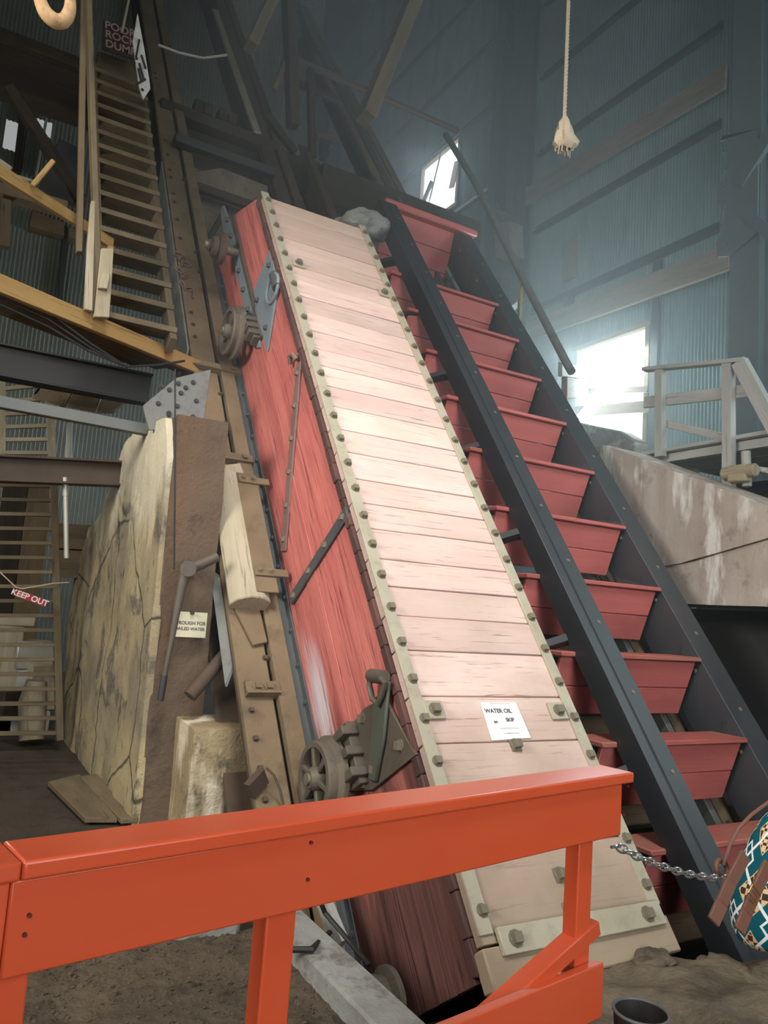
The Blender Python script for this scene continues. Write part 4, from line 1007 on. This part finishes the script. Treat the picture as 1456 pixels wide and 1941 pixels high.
# ---- ladders and stairs on the left
def ladder(name, bl, br, tl, tr, n, lab, mat, rail_w=.06, rail_d=.1, rung=(.05, .03), tread=False):
    bl, br, tl, tr = map(V, (bl, br, tl, tr)); t = thing(name, (bl + br) / 2, lab, 'ladder')
    for p, q in ((bl, tl), (br, tr)):
        b = MB(); b.beam(p, q, rail_w, rail_d, (0, -1, .3)); b.build('side_rail', mat, t, .004)
    for k in range(n):
        f = (k + .5) / n; p, q = bl.lerp(tl, f), br.lerp(tr, f); b = MB()
        b.beam(p - (q - p).normalized() * .02, q + (q - p).normalized() * .03, rung[0], rung[1]); b.build('tread' if tread else 'rung', mat, t, .003)
    return t
yl = 8.3
ladder('wall_ladder', at(-48, 1405, 'y', yl), at(113, 1403, 'y', yl), at(-50, 905, 'y', yl), at(101, 908, 'y', yl), 18, 'wooden ladder with many rungs at the lower left of the pier', M_ladder, .07, .07, (.06, .035))
yl = 9.6
ladder('short_ladder', at(2, 870, 'y', yl), at(98, 872, 'y', yl), at(2, 702, 'y', yl), at(94, 690, 'y', yl), 7, 'pale short ladder against the corrugated wall above the brown beam', M_pale, .09, .06, (.06, .045))
sb = at(325, 655, 'z', 3.74); sl_ = sb - V((.60, 0, 0))
stt = at(268, 165, 'y', 9.9)
ladder('mill_stairs', sl_, sb, stt - V((.60, 0, 0)), stt, 16, 'steep wooden stairs climbing from the yellow-edged platform', M_ladder, .06, .16, (.26, .05), True)
# tall split timbers left of the stairs
b = MB(); b.beam(at(188, 610, 'y', 6.6), at(166, -30, 'y', 6.9), .05, .13, (0, -1, 0)); o = solo(b, 'upright_timber', M_ladder, 'tall upright timber at the left side of the stairs', 'timber', None, .008)
b = MB(); b.beam(at(150, 480, 'y', 6.75), at(160, -20, 'y', 7.0), .05, .07, (0, -1, 0)); solo(b, 'upright_timber', M_raw, 'thin upright board just left of the tall timber at the stairs', 'timber', None, .006)
for i, (pp, lab) in enumerate(((((160, 585), (166, 460), (173, 380), (181, 380), (176, 590)), 'pale split board standing in front of the tall timber'), (((178, 600), (192, 470), (216, 470), (208, 602)), 'pale square post at the foot of the stairs'), (((186, 545), (195, 515), (210, 520), (204, 548)), 'small pale wood cleat on the stair post'))):
    b = MB(); b.prism([at(x, y, 'y', 6.32 - .05 * (i == 2)) for x, y in pp], (0, .06, 0)); solo(b, 'split_board', M_pale, lab, 'board', None, .006)

# ---- platform with yellow edge beam and hand rail
pf = thing('stair_platform', (1.0, 6.9, 3.7), 'timber platform with a yellow-brown edge beam at the foot of the stairs', 'platform')
a, c = at(-30, 512, 'z', 3.76), at(402, 698, 'z', 3.76)
b = MB(); b.beam(a - V((0, 0, .05)), c - V((0, 0, .05)), .06, .13); b.build('edge_beam', M_yel, pf, .005)
a2, c2 = a + V((-.05, .55, 0)), c + V((-.1, .35, 0))
d = (c - a)
for k in range(4):
    b = MB(); o_ = V((-.02, .14 + .16 * k, -.02)); b.beam(a + o_, a + o_ + d * (.98 - .09 * k), .15, .045); b.build('deck_plank', M_raw, pf, .004)
a, c = at(-20, 312, 'z', 4.76), at(212, 463, 'z', 4.76)
hr = thing('platform_handrail', (a + c) / 2, 'sloping-looking yellow pine handrail of the stair platform', 'handrail')
b = MB(); b.beam(a, c, .05, .1); b.build('top_rail', M_yel, hr, .005)
b = MB(); e = a.lerp(c, .985); b.beam(V((e.x, e.y, 3.76)), e - V((0, 0, .04)), .09, .06, XA); b.build('post', M_yel, hr, .005)
# cables below the platform
b = MB()
for k in range(3): b.tube([at(-10, 548 + 12 * k, 'y', 6.3), at(90, 590 + 14 * k, 'y', 6.35), at(170, 650 + 8 * k, 'y', 6.4), at(240, 695, 'y', 6.5), at(300, 692, 'y', 6.5), at(350, 684, 'y', 6.6)], .01, 6)
solo(b, 'cable_bundle', M_cable, 'dark cables sagging under the yellow-edged platform', 'cable')
# ---- beams crossing behind, left
def xbeam(name, p0, p1, y, h, d, mat, lab, I=False, cat='beam'):
    a, c = at(*p0, 'y', y), at(*p1, 'y', y); b = MB()
    if I: b.section(a, c, I_prof(d, h, .02, .02), YA, ZA, .5)
    else: b.beam(a, c, d, h)
    return solo(b, name, mat, lab, cat, None, .004)
xbeam('steel_beam', (-40, 887), (232, 899), 7.55, .235, .2, M_brownbeam, 'brown painted steel beam resting on the back step of the pier', True)
xbeam('steel_beam', (-40, 676), (285, 740), 7.6, .3, .15, M_darksteel, 'dark steel beam under the stair platform', True)
xbeam('steel_beam', (-40, 755), (378, 834), 6.5, .09, .09, M_pipe, 'thin grey pipe running level to the girder above the pier')
xbeam('steel_beam', (-30, 702), (262, 755), 7.9, .12, .12, M_darksteel, 'second dark steel beam behind the stair platform beam', True)
for i, (pp, lab) in enumerate(((((62, 756), (100, 706), (150, 718), (125, 772)), 'dark landing board seen from below, left'), (((128, 772), (152, 720), (200, 730), (180, 782)), 'dark landing board seen from below, middle'), (((184, 783), (204, 731), (262, 745), (216, 784)), 'dark landing board seen from below, right'))):
    b = MB(); b.prism([at(x, y, 'y', 8.2 + .3 * ((y < 760))) for x, y in pp], (0, .0, .04)); solo(b, 'landing_board', M_raw, lab, 'board', 'boards of a landing seen from below')
b = MB(); b.tube([at(123, 905, 'y', 7.56), at(124, 940, 'y', 7.56)], .028, 10); b.tube([at(124, 938, 'y', 7.56), at(126, 1058, 'y', 7.56)], .022, 10); solo(b, 'conduit', M_conduit, 'pale vertical conduit hanging beside the lower ladder', 'conduit')
b = MB(); b.tube([at(82, 700, 'y', 9.3), at(132, 795, 'y', 8.5), at(130, 876, 'y', 7.62)], .03, 8); solo(b, 'conduit', M_conduit, 'bent pale strut beside the short pale ladder', 'strut')
for k, (y0, y1, lab) in enumerate(((1000, 1018, 'top'), (1022, 1040, 'second'), (1045, 1066, 'third'), (1070, 1095, 'lowest'))):
    b = MB(); a, c = at(105, (y0 + y1) / 2 - 3, 'y', 9.4), at(190, (y0 + y1) / 2 + 2, 'y', 9.4); b.beam(a, c, .05, .17); solo(b, 'back_plank', M_raw, '%s brown plank of the low board wall behind the conduit' % lab, 'plank', 'planks of the low board wall', .004)
for i, (x, lab) in enumerate(((76, 'brown upright post seen through the lower ladder'), (28, 'dark upright post at the left behind the lower ladder'))):
    b = MB(); a = at(x, 930, 'y', 10.4); b.box((a.x, a.y, a.z / 2), XA, YA, ZA, .28, .2, a.z + .3); solo(b, 'upright_post', M_raw if i == 0 else M_dark, lab, 'post', None, .01)
# boxes, sacks and scraps behind the ladder
r = random.Random(21)
for i, (x, y, sx, sy, sz, mat, lab) in enumerate(((18, 1175, .5, .3, .12, M_pale, 'pale crate with jars seen through the lower ladder'), (60, 1240, .4, .3, .3, M_conduit, 'pale carton seen through the lower ladder'), (70, 1300, .35, .35, .5, M_pale, 'tan sack-like bundle behind the lower ladder'), (20, 1330, .5, .4, .3, M_dark, 'dark box on the floor behind the lower ladder'))):
    p = at(x, y, 'y', 9.4); b = MB(); b.box(p, V((math.cos(.2 * i), math.sin(.2 * i), 0)), V((-math.sin(.2 * i), math.cos(.2 * i), 0)), ZA, sx, sy, sz); b.box((p.x, p.y, (p.z - sz / 2) / 2 - .02), XA, YA, ZA, .3, .3, max(.02, p.z - sz / 2 + .04)); solo(b, 'stored_box', mat, lab, 'box', None, .015)
b = MB(); b.tube([at(60, 1404, 'y', 8.7), at(62, 1330, 'y', 8.8), at(70, 1290, 'y', 8.8)], [.12, .14, .1], 12); solo(b, 'sack', M_pale, 'tan standing roll right behind the foot of the lower ladder', 'roll')
# red keep-out tag on its string
kt = thing('keep_out_tag', at(56, 1134, 'y', 8.1), 'small red warning tag tied with string across the lower ladder', 'tag')
q = [at(x, y, 'y', 8.1) for x, y in ((29, 1116), (88, 1137), (84, 1150), (25, 1128))]
b = MB(); b.prism(q, (0, .01, 0)); b.build('card', M_redcard, kt)
dx = (q[1] - q[0]).normalized(); nz = V((0, -1, 0)); up = nz.cross(dx); MK = Matrix(((dx.x, up.x, nz.x), (dx.y, up.y, nz.y), (dx.z, up.z, nz.z)))
lettering('KEEP OUT', .075, MK, (q[0] + q[2]) / 2 + V((0, -.004, 0)), M_white, kt)
b = MB(); b.tube([at(-5, 1080, 'y', 8.12), at(30, 1113, 'y', 8.12), at(42, 1116, 'y', 8.12), at(100, 1106, 'y', 8.2), at(130, 1104, 'y', 8.3)], .006, 6); b.build('string', M_rope, kt)

# ================================================================== right: concrete wedge, platform, added dark boarding
def face_prism(name, prof, x0, x1, mat, lab, cat, n=4, amp=.012, seed=1.0):
    vs, fs = rough_prism(prof, x0, x1, n, amp, seed); b = MB(); b.add(vs, fs, None, .5, True)
    return solo(b, name, mat, lab, cat)
wedge = face_prism('concrete_wedge', [(7.6, 2.27), (7.6, 3.72), (6.53, 3.68), (4.48, 2.79), (3.3, 2.28), (3.3, 2.25), (4.47, 2.5), (5.45, 2.28), (5.6, 2.26)], 6.6, 7.35, M_wedge, 'grey-pink concrete wedge with a sloping top beyond the right black beam', 'concrete wedge')
face_prism('concrete_wedge', [(7.6, 1.87), (7.6, 2.25), (5.6, 2.25), (5.45, 2.27), (4.47, 2.49), (3.2, 2.78), (3.2, 1.87)], 6.63, 7.33, M_wedge, 'lower white-washed concrete course under the sloping concrete wedge', 'concrete course', 4, .012, 4.0)
b = MB(); b.box((7.5, 5.3, -.1), XA, YA, ZA, .1, 5.6, 3.9); b.box((6.95, 7.7, -.1), XA, YA, ZA, .8, .1, 3.9)
solo(b, 'shade_partition', M_darksteel, 'added dark boarding for the shaded recess under the white-washed concrete course', 'partition')  # added boards, their dark colour stands in for shade in the recess
for y, lab in ((7.3, 'far'), (3.4, 'near')):
    b = MB(); b.box((7.1, y, .0), XA, YA, ZA, .4, .4, 3.74); solo(b, 'support_post', M_dark, '%s dark prop under the white-washed concrete course' % lab, 'prop', None, .01)
XP = 7.28
pr = thing('platform_railing', at(1316, 800, 'x', XP), 'weathered grey wooden railing of the small platform on the concrete wedge', 'railing')
def pbar(name, p, q, w, h, par=None, mat=None, x=XP, up=ZA):
    b = MB(); b.beam(at(*p, 'x', x), at(*q, 'x', x), w, h, up); return b.build(name, mat or M_grail, par or pr, .005)
pbar('post', (1252, 866), (1252, 700), .09, .11, up=YA); pbar('post', (1382, 925), (1381, 686), .09, .12, up=YA)
pbar('top_rail', (1222, 701), (1412, 683), .12, .045); pbar('slant_rail', (1402, 686), (1475, 820), .1, .16, up=YA)
pbar('mid_rail', (1222, 763), (1440, 738), .04, .14, x=XP + .07); pbar('lower_rail', (1262, 803), (1385, 832), .04, .09, x=XP + .1)
dk = thing('wedge_platform', at(1360, 842, 'x', 8.2), 'small grey plank platform behind the railing on the concrete wedge', 'platform')
zd = at(1320, 842, 'x', XP + .1).z
b = MB(); 
for k in range(6): b.box((7.45 + k * .3, 5.55, zd - .02), XA, YA, ZA, .285, 2.5, .045)
b.build('deck_planks', M_grail, dk, .004)
b = MB(); b.box((7.42, 5.55, zd - .10), XA, YA, ZA, .05, 2.5, .1); b.build('edge_board', M_grail, dk, .004)
for (y, h) in ((5.0, 0), (4.5, 0), (6.6, 0)):
    b = MB(); b.box((8.2, y, (zd - .1) / 2), XA, YA, ZA, .1, .1, zd - .08); b.build('leg', M_grail, dk)
b = MB(); b.box((9.2, 5.9, 1.7), XA, YA, ZA, .1, 3.0, 3.8); solo(b, 'shade_screen', M_darksteel, 'added dark panel for the shade below the small grey platform', 'panel')  # added panel, dark to give the shade under the deck
b = MB(); b.prism([at(x, y, 'x', 7.9) for x, y in ((1408, 838), (1440, 848), (1452, 842), (1420, 830))], (.25, 0, .02)); solo(b, 'loose_board', M_pale, 'small cream board lying on the platform beside the railing post', 'board', None, .005)
b = MB(); p = at(1402, 898, 'x', 7.2); b.box(p, XA, YA, ZA, .12, .22, .18); b.cyl(p + V((0, -.2, .02)), p + V((0, .2, .02)), .07, 12); solo(b, 'pipe_bracket', M_pale, 'cream cast bracket at the foot of the right railing post', 'bracket', None, .015)
b = MB(); b.tube([at(1416, 922, 'x', 7.3), at(1414, 856, 'x', 7.3)], .05, 12); b.tube([at(1416, 886, 'x', 7.3), at(1456, 892, 'x', 7.3)], .03, 10); solo(b, 'stub_pipe', M_grail, 'pale upright pipe stub right of the railing post', 'pipe')
# pipe handrail and timbers right of the man car
b = MB(); b.tube([at(845, 255, 'x', 6.9), at(900, 345, 'x', 6.85), at(1000, 545, 'x', 6.75), at(1075, 690, 'x', 6.7), at(1084, 705, 'x', 6.7)], .055, 12); solo(b, 'handrail_pipe', M_greysteel, 'long grey pipe handrail sloping along the right side of the man car', 'handrail')
b = MB(); b.beam(at(1062, 700, 'x', 7.2), at(1112, 708, 'x', 10.9), .06, .2); solo(b, 'stub_timber', M_grail, 'pale stub timber at the lower end of the pipe handrail', 'timber', None, .006)
b = MB(); b.beam(at(1070, 735, 'x', 7.1), at(1112, 738, 'x', 10.9), .08, .3); solo(b, 'stub_timber', M_brown, 'dark stub timber just under the pipe handrail end', 'timber', None, .006)
b = MB(); b.beam(at(984, 640, 'x', 6.76), at(988, 525, 'x', 6.76), .05, .05, YA); solo(b, 'rail_strut', M_pale, 'short pale strut carrying the pipe handrail', 'strut')
for i, (pp, lab) in enumerate(((((935, 425), (965, 418), (968, 480), (940, 488)), 'brown wood box on the corner post above the car'), (((930, 395), (955, 400), (962, 418), (934, 424)), 'small dark wood box topmost on the corner post'))):
    b = MB(); b.prism([at(x, y, 'x', 10.1) for x, y in pp], (.4, 0, 0)); solo(b, 'wood_box', M_brown if i == 0 else M_raw, lab, 'box', None, .01)
for i, (p, q, w) in enumerate((((962, 590), (1000, 560), .12),)):
    b = MB(); b.beam(at(*p, 'x', 7.6), at(*q, 'x', 10.6), .06, w); solo(b, 'tie_bar', M_darksteel, 'dark tie bar between the right black beam and the side wall', 'tie bar')

# ================================================================== rope and hook
rp = thing('hanging_rope', at(1070, 290, 'y', 5), 'tan rope hanging from the roof with a frayed knotted end', 'rope')
pa, pb = at(1070, 228, 'y', 5), at(1078, 0, 'y', 5); pt = pb + (pb - pa).normalized() * 15; pt.z = HT - .05
b = MB()
n = 260
for s in range(3):
    path = []; rr = []
    L = (pb - pa).length * 1.25
    for k in range(n + 1):
        f = k / n; p = pa + (pb - pa) * (1.25 * f); a = f * L / .055 * math.pi + s * 2.094
        path.append(p + V((.009 * math.cos(a), .009 * math.sin(a), 0)))
    b.tube(path, .0095, 6)
b.tube([pa + (pb - pa) * 1.24, pt], .016, 8); b.build('rope', M_rope, rp)
b = MB(); kn = at(1071, 258, 'y', 5); px = (at(1081, 258, 'y', 5) - at(1071, 258, 'y', 5)).length / 10
prof_ = [(222, 4), (232, 7), (242, 10), (254, 13), (266, 16), (276, 15), (283, 9)]
vs = []; fs = []; sg = 20
for (y, r_) in prof_:
    c = at(1071 - (y - 230) * .02, y, 'y', 5)
    for k in range(sg):
        a = 2 * math.pi * k / sg; q = 1 + .5 * noise.noise(V((math.cos(a) * 1.6, math.sin(a) * 1.6, y * .07))) + .16 * math.sin(a * 5 + y * .09)
        vs.append(c + V((math.cos(a) * r_ * px * q, math.sin(a) * r_ * px * .8 * q, 0)))
for i in range(len(prof_) - 1):
    for k in range(sg): fs.append((i * sg + k, i * sg + (k + 1) % sg, (i + 1) * sg + (k + 1) % sg, (i + 1) * sg + k))
b.add(vs, fs, None, .5, True)
for k in range(26):
    a = random.random() * 6.28; r_ = random.uniform(3, 13) * px; c = at(1071, 274, 'y', 5) + V((math.cos(a) * r_, math.sin(a) * r_ * .8, 0)); b.tube([c, c + V((random.uniform(-.01, .01), 0, -random.uniform(.04, .1)))], [.012, .004], 5)
b.build('frayed_end', M_rope, rp)
hk = thing('crane_hook', at(108, 50, 'y', 4), 'sandy iron crane hook hanging at the top left', 'hook')
b = MB(); hp = [(72, -60), (72, -20), (78, 6), (88, 26), (106, 40), (122, 38), (132, 20), (133, -4), (126, -30)]
P = [at(x, y, 'y', 4) for x, y in hp]; P2 = []
for i in range(len(P) - 1):
    for k in range(5): 
        t = k / 5; a0 = P[max(i - 1, 0)]; a1 = P[i]; a2 = P[i + 1]; a3 = P[min(i + 2, len(P) - 1)]
        P2.append(.5 * ((2 * a1) + (a2 - a0) * t + (2 * a0 - 5 * a1 + 4 * a2 - a3) * t * t + (3 * a1 - a0 - 3 * a2 + a3) * t ** 3))
P2.append(P[-1]); rr = [.02 + .016 * math.sin(math.pi * min(1, max(0, i / len(P2) * 1.05))) for i in range(len(P2))]; rr[-1] = .008
b.tube(P2, rr, 14); b.build('hook', M_hook, hk)
b = MB(); b.tube([P[0], V((P[0].x, P[0].y, HT - .1))], .018, 8); b.build('hoist_rope', M_cable, hk)

# ================================================================== upper timber and steel of the headframe
def ybar(name, p, q, y, wd, dep, mat, lab, cat='timber', y2=None, up=(0, -1, 0)):
    a, c = at(*p, 'y', y), at(*q, 'y', y if y2 is None else y2); k = (a - EYE).length / F
    b = MB(); b.beam(a, c, dep, wd * k, up); return solo(b, name, mat, lab, cat, None, .008)
def sheet(name, pts, y, t, mat, lab, cat):
    b = MB(); b.prism([at(*p, 'y', y) for p in pts], (0, t, 0)); return solo(b, name, mat, lab, cat, None, .008)
bm_ = MB(); z0 = at(70, 165, 'y', 10.6).z
def hbeam(p, q, y, h, d, mat, lab, cat='beam'):
    a, c = at(*p, 'y', y), at(*q, 'y', y); zz = (a.z + c.z) / 2; a.z = c.z = zz
    b = MB(); b.beam(a, c, d, h); return solo(b, 'cross_beam', mat, lab, cat, None, .015)
hbeam((-60, 120), (600, 350), 10.9, .55, .4, M_dark, 'massive dark cross beam behind the stairs and the left girder')
hbeam((-60, 62), (240, 170), 11.3, .16, .5, M_dark, 'dusty flat timber lying on the massive dark cross beam')
hbeam((600, 350), (900, 462), 10.6, .6, .4, M_dark, 'dark cross beam behind the tops of the skip and the man car')
hbeam((300, 205), (520, 285), 10.6, .16, .3, M_dark, 'sooty sill timber over the massive cross beam between the girders')
for i, x in enumerate((375, 392, 420, 438)):
    p = at(x, 205 + (x - 375) * .38, 'y', 10.6); b = MB(); b.box(p, XA, YA, ZA, .13, .2, .18); solo(b, 'timber_stub', M_dark, ('first', 'second', 'third', 'fourth')[i] + ' dark timber stub on the sill between the girders, counted from the left girder', 'timber stub', None, .02)
hbeam((330, 262), (520, 330), 9.6, .12, .15, M_darksteel, 'dark steel tie just below the massive cross beam between the girders')
sheet('concrete_footing', ((340, 330), (420, 318), (508, 352), (508, 430), (470, 520), (360, 640)), 9.6, .5, M_rubble, 'grey concrete footing behind the top corner of the skip', 'concrete footing')
ybar('black_pipe', (395, 455), (432, 392), 9.56, 9, .07, M_darksteel, 'slanting dark pipe before the grey concrete footing', 'pipe')
ybar('dark_brace', (345, 345), (520, 405), 9.3, 14, .1, M_dark, 'dark timber running over the grey concrete footing')
b = MB(); ic = bmesh.new(); bmesh.ops.create_icosphere(ic, subdivisions=4, radius=1.0); c = at(705, 437, 'y', 8.3)
b.add([c + V((-.12 + v.co.x * .36, v.co.y * .3, v.co.z * .17 + .03 * v.co.x)) * 1 + v.co * (.05 * noise.noise(v.co * 3)) for v in ic.verts], [tuple(q.index for q in f.verts) for f in ic.faces], None, .5, True); ic.free()
solo(b, 'concrete_stub', M_grey, 'rough pale concrete stub behind the upper right corner of the skip', 'concrete stub')
ybar('diagonal_timber', (800, -40), (692, 226), 9.6, 34, .2, M_raw, 'big diagonal timber rising behind the man car top')
ybar('upright_timber', (546, -30), (556, 240), 10.2, 22, .15, M_dark, 'dark upright timber between the two central girders, the thick one')
ybar('upright_timber', (588, 130), (592, 300), 10.8, 12, .1, M_dark, 'thin dark upright timber right of the thick central one')
ybar('slant_timber', (525, -20), (474, 90), 9.8, 30, .15, M_raw, 'brown slanting timber at the top between the central girders')
ybar('slant_timber', (560, 70), (520, 170), 10.3, 10, .08, M_raw, 'thin slanting stick between the central girders')
hbeam((560, 132), (870, 232), 11.5, .09, .1, M_brownbeam, 'thin level tie reaching from the central timbers to the side wall', 'tie')
hbeam((560, 162), (650, 190), 11.0, .1, .1, M_dark, 'short dark tie below the thin level tie', 'tie')
ybar('slant_timber', (505, 218), (560, 290), 9.4, 12, .1, M_dark, 'dark strut against the central girder above the skip top')
sheet('timber_block', ((598, 246), (640, 258), (640, 268), (602, 260)), 15.82, .2, M_raw, 'small pale brown block behind the man car girder', 'block')
sheet('timber_block', ((612, 265), (628, 268), (622, 300), (612, 298)), 15.82, .2, M_dark, 'dark little block just under the pale brown block', 'block')
# splice plate on the left girder
sp = thing('splice_plate', SK(-.5, 11.5, -1.2), 'pale pointed splice plate with dark scars on the left girder near the top', 'plate')
y_ = 8.6
b = MB(); b.prism([at(x, y, 'y', y_) for x, y in ((261, 25), (274, 95), (283, 150), (285, 168), (272, 188), (264, 165), (252, 78))], (0, .03, 0)); b.build('plate', M_gusset, sp)
b = MB()
for p, q in (((264, 75), (258, 108)), ((268, 105), (276, 130)), ((264, 120), (272, 150)), ((262, 130), (268, 155)), ((257, 110), (261, 112)), ((258, 160), (276, 150)), ((268, 168), (272, 172))): b.beam(at(*p, 'y', y_ - .012), at(*q, 'y', y_ - .012), .02, .02, YA)
b.build('scars', M_darksteel, sp)
# poor rock dump sign
sg = thing('dump_sign', at(225, 70, 'y', 10.35), 'dull maroon hand-lettered board hanging above the stairs', 'sign')
q = [at(x, y, 'y', 10.35) for x, y in ((196, 38), (256, 58), (254, 112), (194, 92))]
b = MB(); b.prism(q, (0, .03, 0)); b.build('board', M_signred, sg)
dx = (q[1] - q[0]).normalized(); nz = V((0, -1, 0)); up = nz.cross(dx); MS = Matrix(((dx.x, up.x, nz.x), (dx.y, up.y, nz.y), (dx.z, up.z, nz.z)))
for t_, x, y in (('POOR', 228, 56), ('ROCK', 229, 73), ('DUMP', 229, 91)): lettering(t_, .145, MS, at(x, y, 'y', 10.34), M_oldwhite, sg)
ybar('pale_stick', (246, -10), (231, 62), 9.9, 5, .03, M_pale, 'thin pale stick hanging before the maroon board', 'stick')
sheet('stair_landing', ((186, 96), (250, 118), (268, 168), (180, 140)), 10.9, .1, M_raw, 'brown landing boards at the head of the stairs', 'landing')
# dark chute panel and openings at upper left
sheet('chute_panel', ((68, 372), (112, 262), (160, 285), (160, 392), (120, 380)), 9.8, .1, M_darksteel, 'dark grey sheet iron chute left of the stairs', 'chute')
ybar('dark_brace', (15, 165), (152, 378), 8.9, 17, .12, M_dark, 'long dark brace sloping down to the foot of the tall timber')
ybar('dark_post', (45, 205), (30, 330), 15.95, 14, .12, M_dark, 'short dark post before the small bright openings')
ybar('pale_batten', (88, 225), (68, 335), 15.92, 9, .05, M_conduit, 'pale narrow batten beside the small bright openings', 'batten')
ybar('yellow_stick', (62, 352), (102, 304), at(62, 352, 'z', 4.76).y, 6, .04, M_yel, 'thin yellow stick standing on the handrail left of the stairs', 'stick')
ybar('cream_batten', (-10, 300), (22, 322), 8.2, 8, .05, M_pale, 'short cream batten at the left edge above the handrail', 'batten')
sheet('grey_slab', ((34, 330), (64, 340), (62, 345), (34, 338)), 8.8, .2, M_grey, 'small flat grey slab behind the handrail', 'slab')
hbeam((-50, 366), (130, 380), 9.0, .14, .2, M_raw, 'brown level beam behind the handrail at the left edge')
sheet('grey_block', ((60, 398), (122, 422), (122, 446), (56, 428)), 15.68, .3, M_raw, 'grey timber block on top of the corrugated sheets left of the stairs', 'block')
sheet('grey_block', ((130, 430), (158, 440), (156, 456), (130, 450)), 15.68, .3, M_raw, 'smaller grey timber block beside the tall timber', 'block')
ybar('dark_post', (124, 430), (112, 590), 15.9, 9, .1, M_darksteel, 'thin dark upright before the corrugated sheets left of the stairs')
ybar('dark_post', (12, 380), (8, 470), 9.0, 16, .1, M_raw, 'brown upright at the left edge below the handrail')
# grimy panes of the small openings, their emission standing in for daylight
M = bpy.data.materials.new('grimy_glow_glass'); M.use_nodes = True; nt = M.node_tree; nt.nodes.remove(nt.nodes['Principled BSDF'])
em = nt.nodes.new('ShaderNodeEmission'); em.inputs[0].default_value = (.95, 1, 1, 1); em.inputs[1].default_value = .34; nt.links.new(em.outputs[0], nt.nodes['Material Output'].inputs[0])
for i, r4 in enumerate(((12, 226, 36, 290), (70, 224, 96, 262))):
    a, c = at(r4[0], r4[1], 'y', 16.04), at(r4[2], r4[3], 'y', 16.04); b = MB(); b.box((a + c) / 2, XA, YA, ZA, c.x - a.x + .1, .01, a.z - c.z + .1)
    o = b.build('window_%d' % (3 + i), M); tag(o, ('small grimy glowing window pane at the far left of the back wall', 'small grimy glowing window pane left of the stairs')[i], None, None, 'structure')
# wires
b = MB(); b.tube([at(300, 85, 'y', 10), at(340, 100, 'y', 10), at(385, 110, 'y', 10), at(430, 104, 'y', 10)], .018, 6); solo(b, 'slack_wire', M_conduit, 'pale slack wire between the left and central girders', 'wire')
b = MB(); b.tube([at(382, 695, 'y', 5.9), at(380, 900, 'y', 5.6), at(379, 1050, 'y', 5.58)], .006, 6) if False else b.tube([at(332, 700, 'y', 5.5), at(332, 900, 'y', 5.5), at(330, 1080, 'y', 5.5)], .006, 6); solo(b, 'thin_cable', M_cable, 'thin vertical cable running down the brown face of the pier', 'cable')

# ================================================================== dusty air of the hoist house
M = bpy.data.materials.new('dusty_air'); M.use_nodes = True; nt = M.node_tree; nt.nodes.clear()
vo = nt.nodes.new('ShaderNodeVolumeScatter'); vo.inputs['Color'].default_value = (.87, .97, 1, 1); vo.inputs['Density'].default_value = .019; vo.inputs['Anisotropy'].default_value = .35
nt.links.new(vo.outputs[0], nt.nodes.new('ShaderNodeOutputMaterial').inputs['Volume'])
b = MB(); b.box((6.0, 14.8, 10.2), XA, YA, ZA, 9.8, 22, 25)
o = bpy.data.objects.new('dust_haze', b.mesh('dust_haze', M)); COL.objects.link(o)
tag(o, 'thin bluish dust haze hanging in the daylight by the windows', 'haze', None, 'stuff')
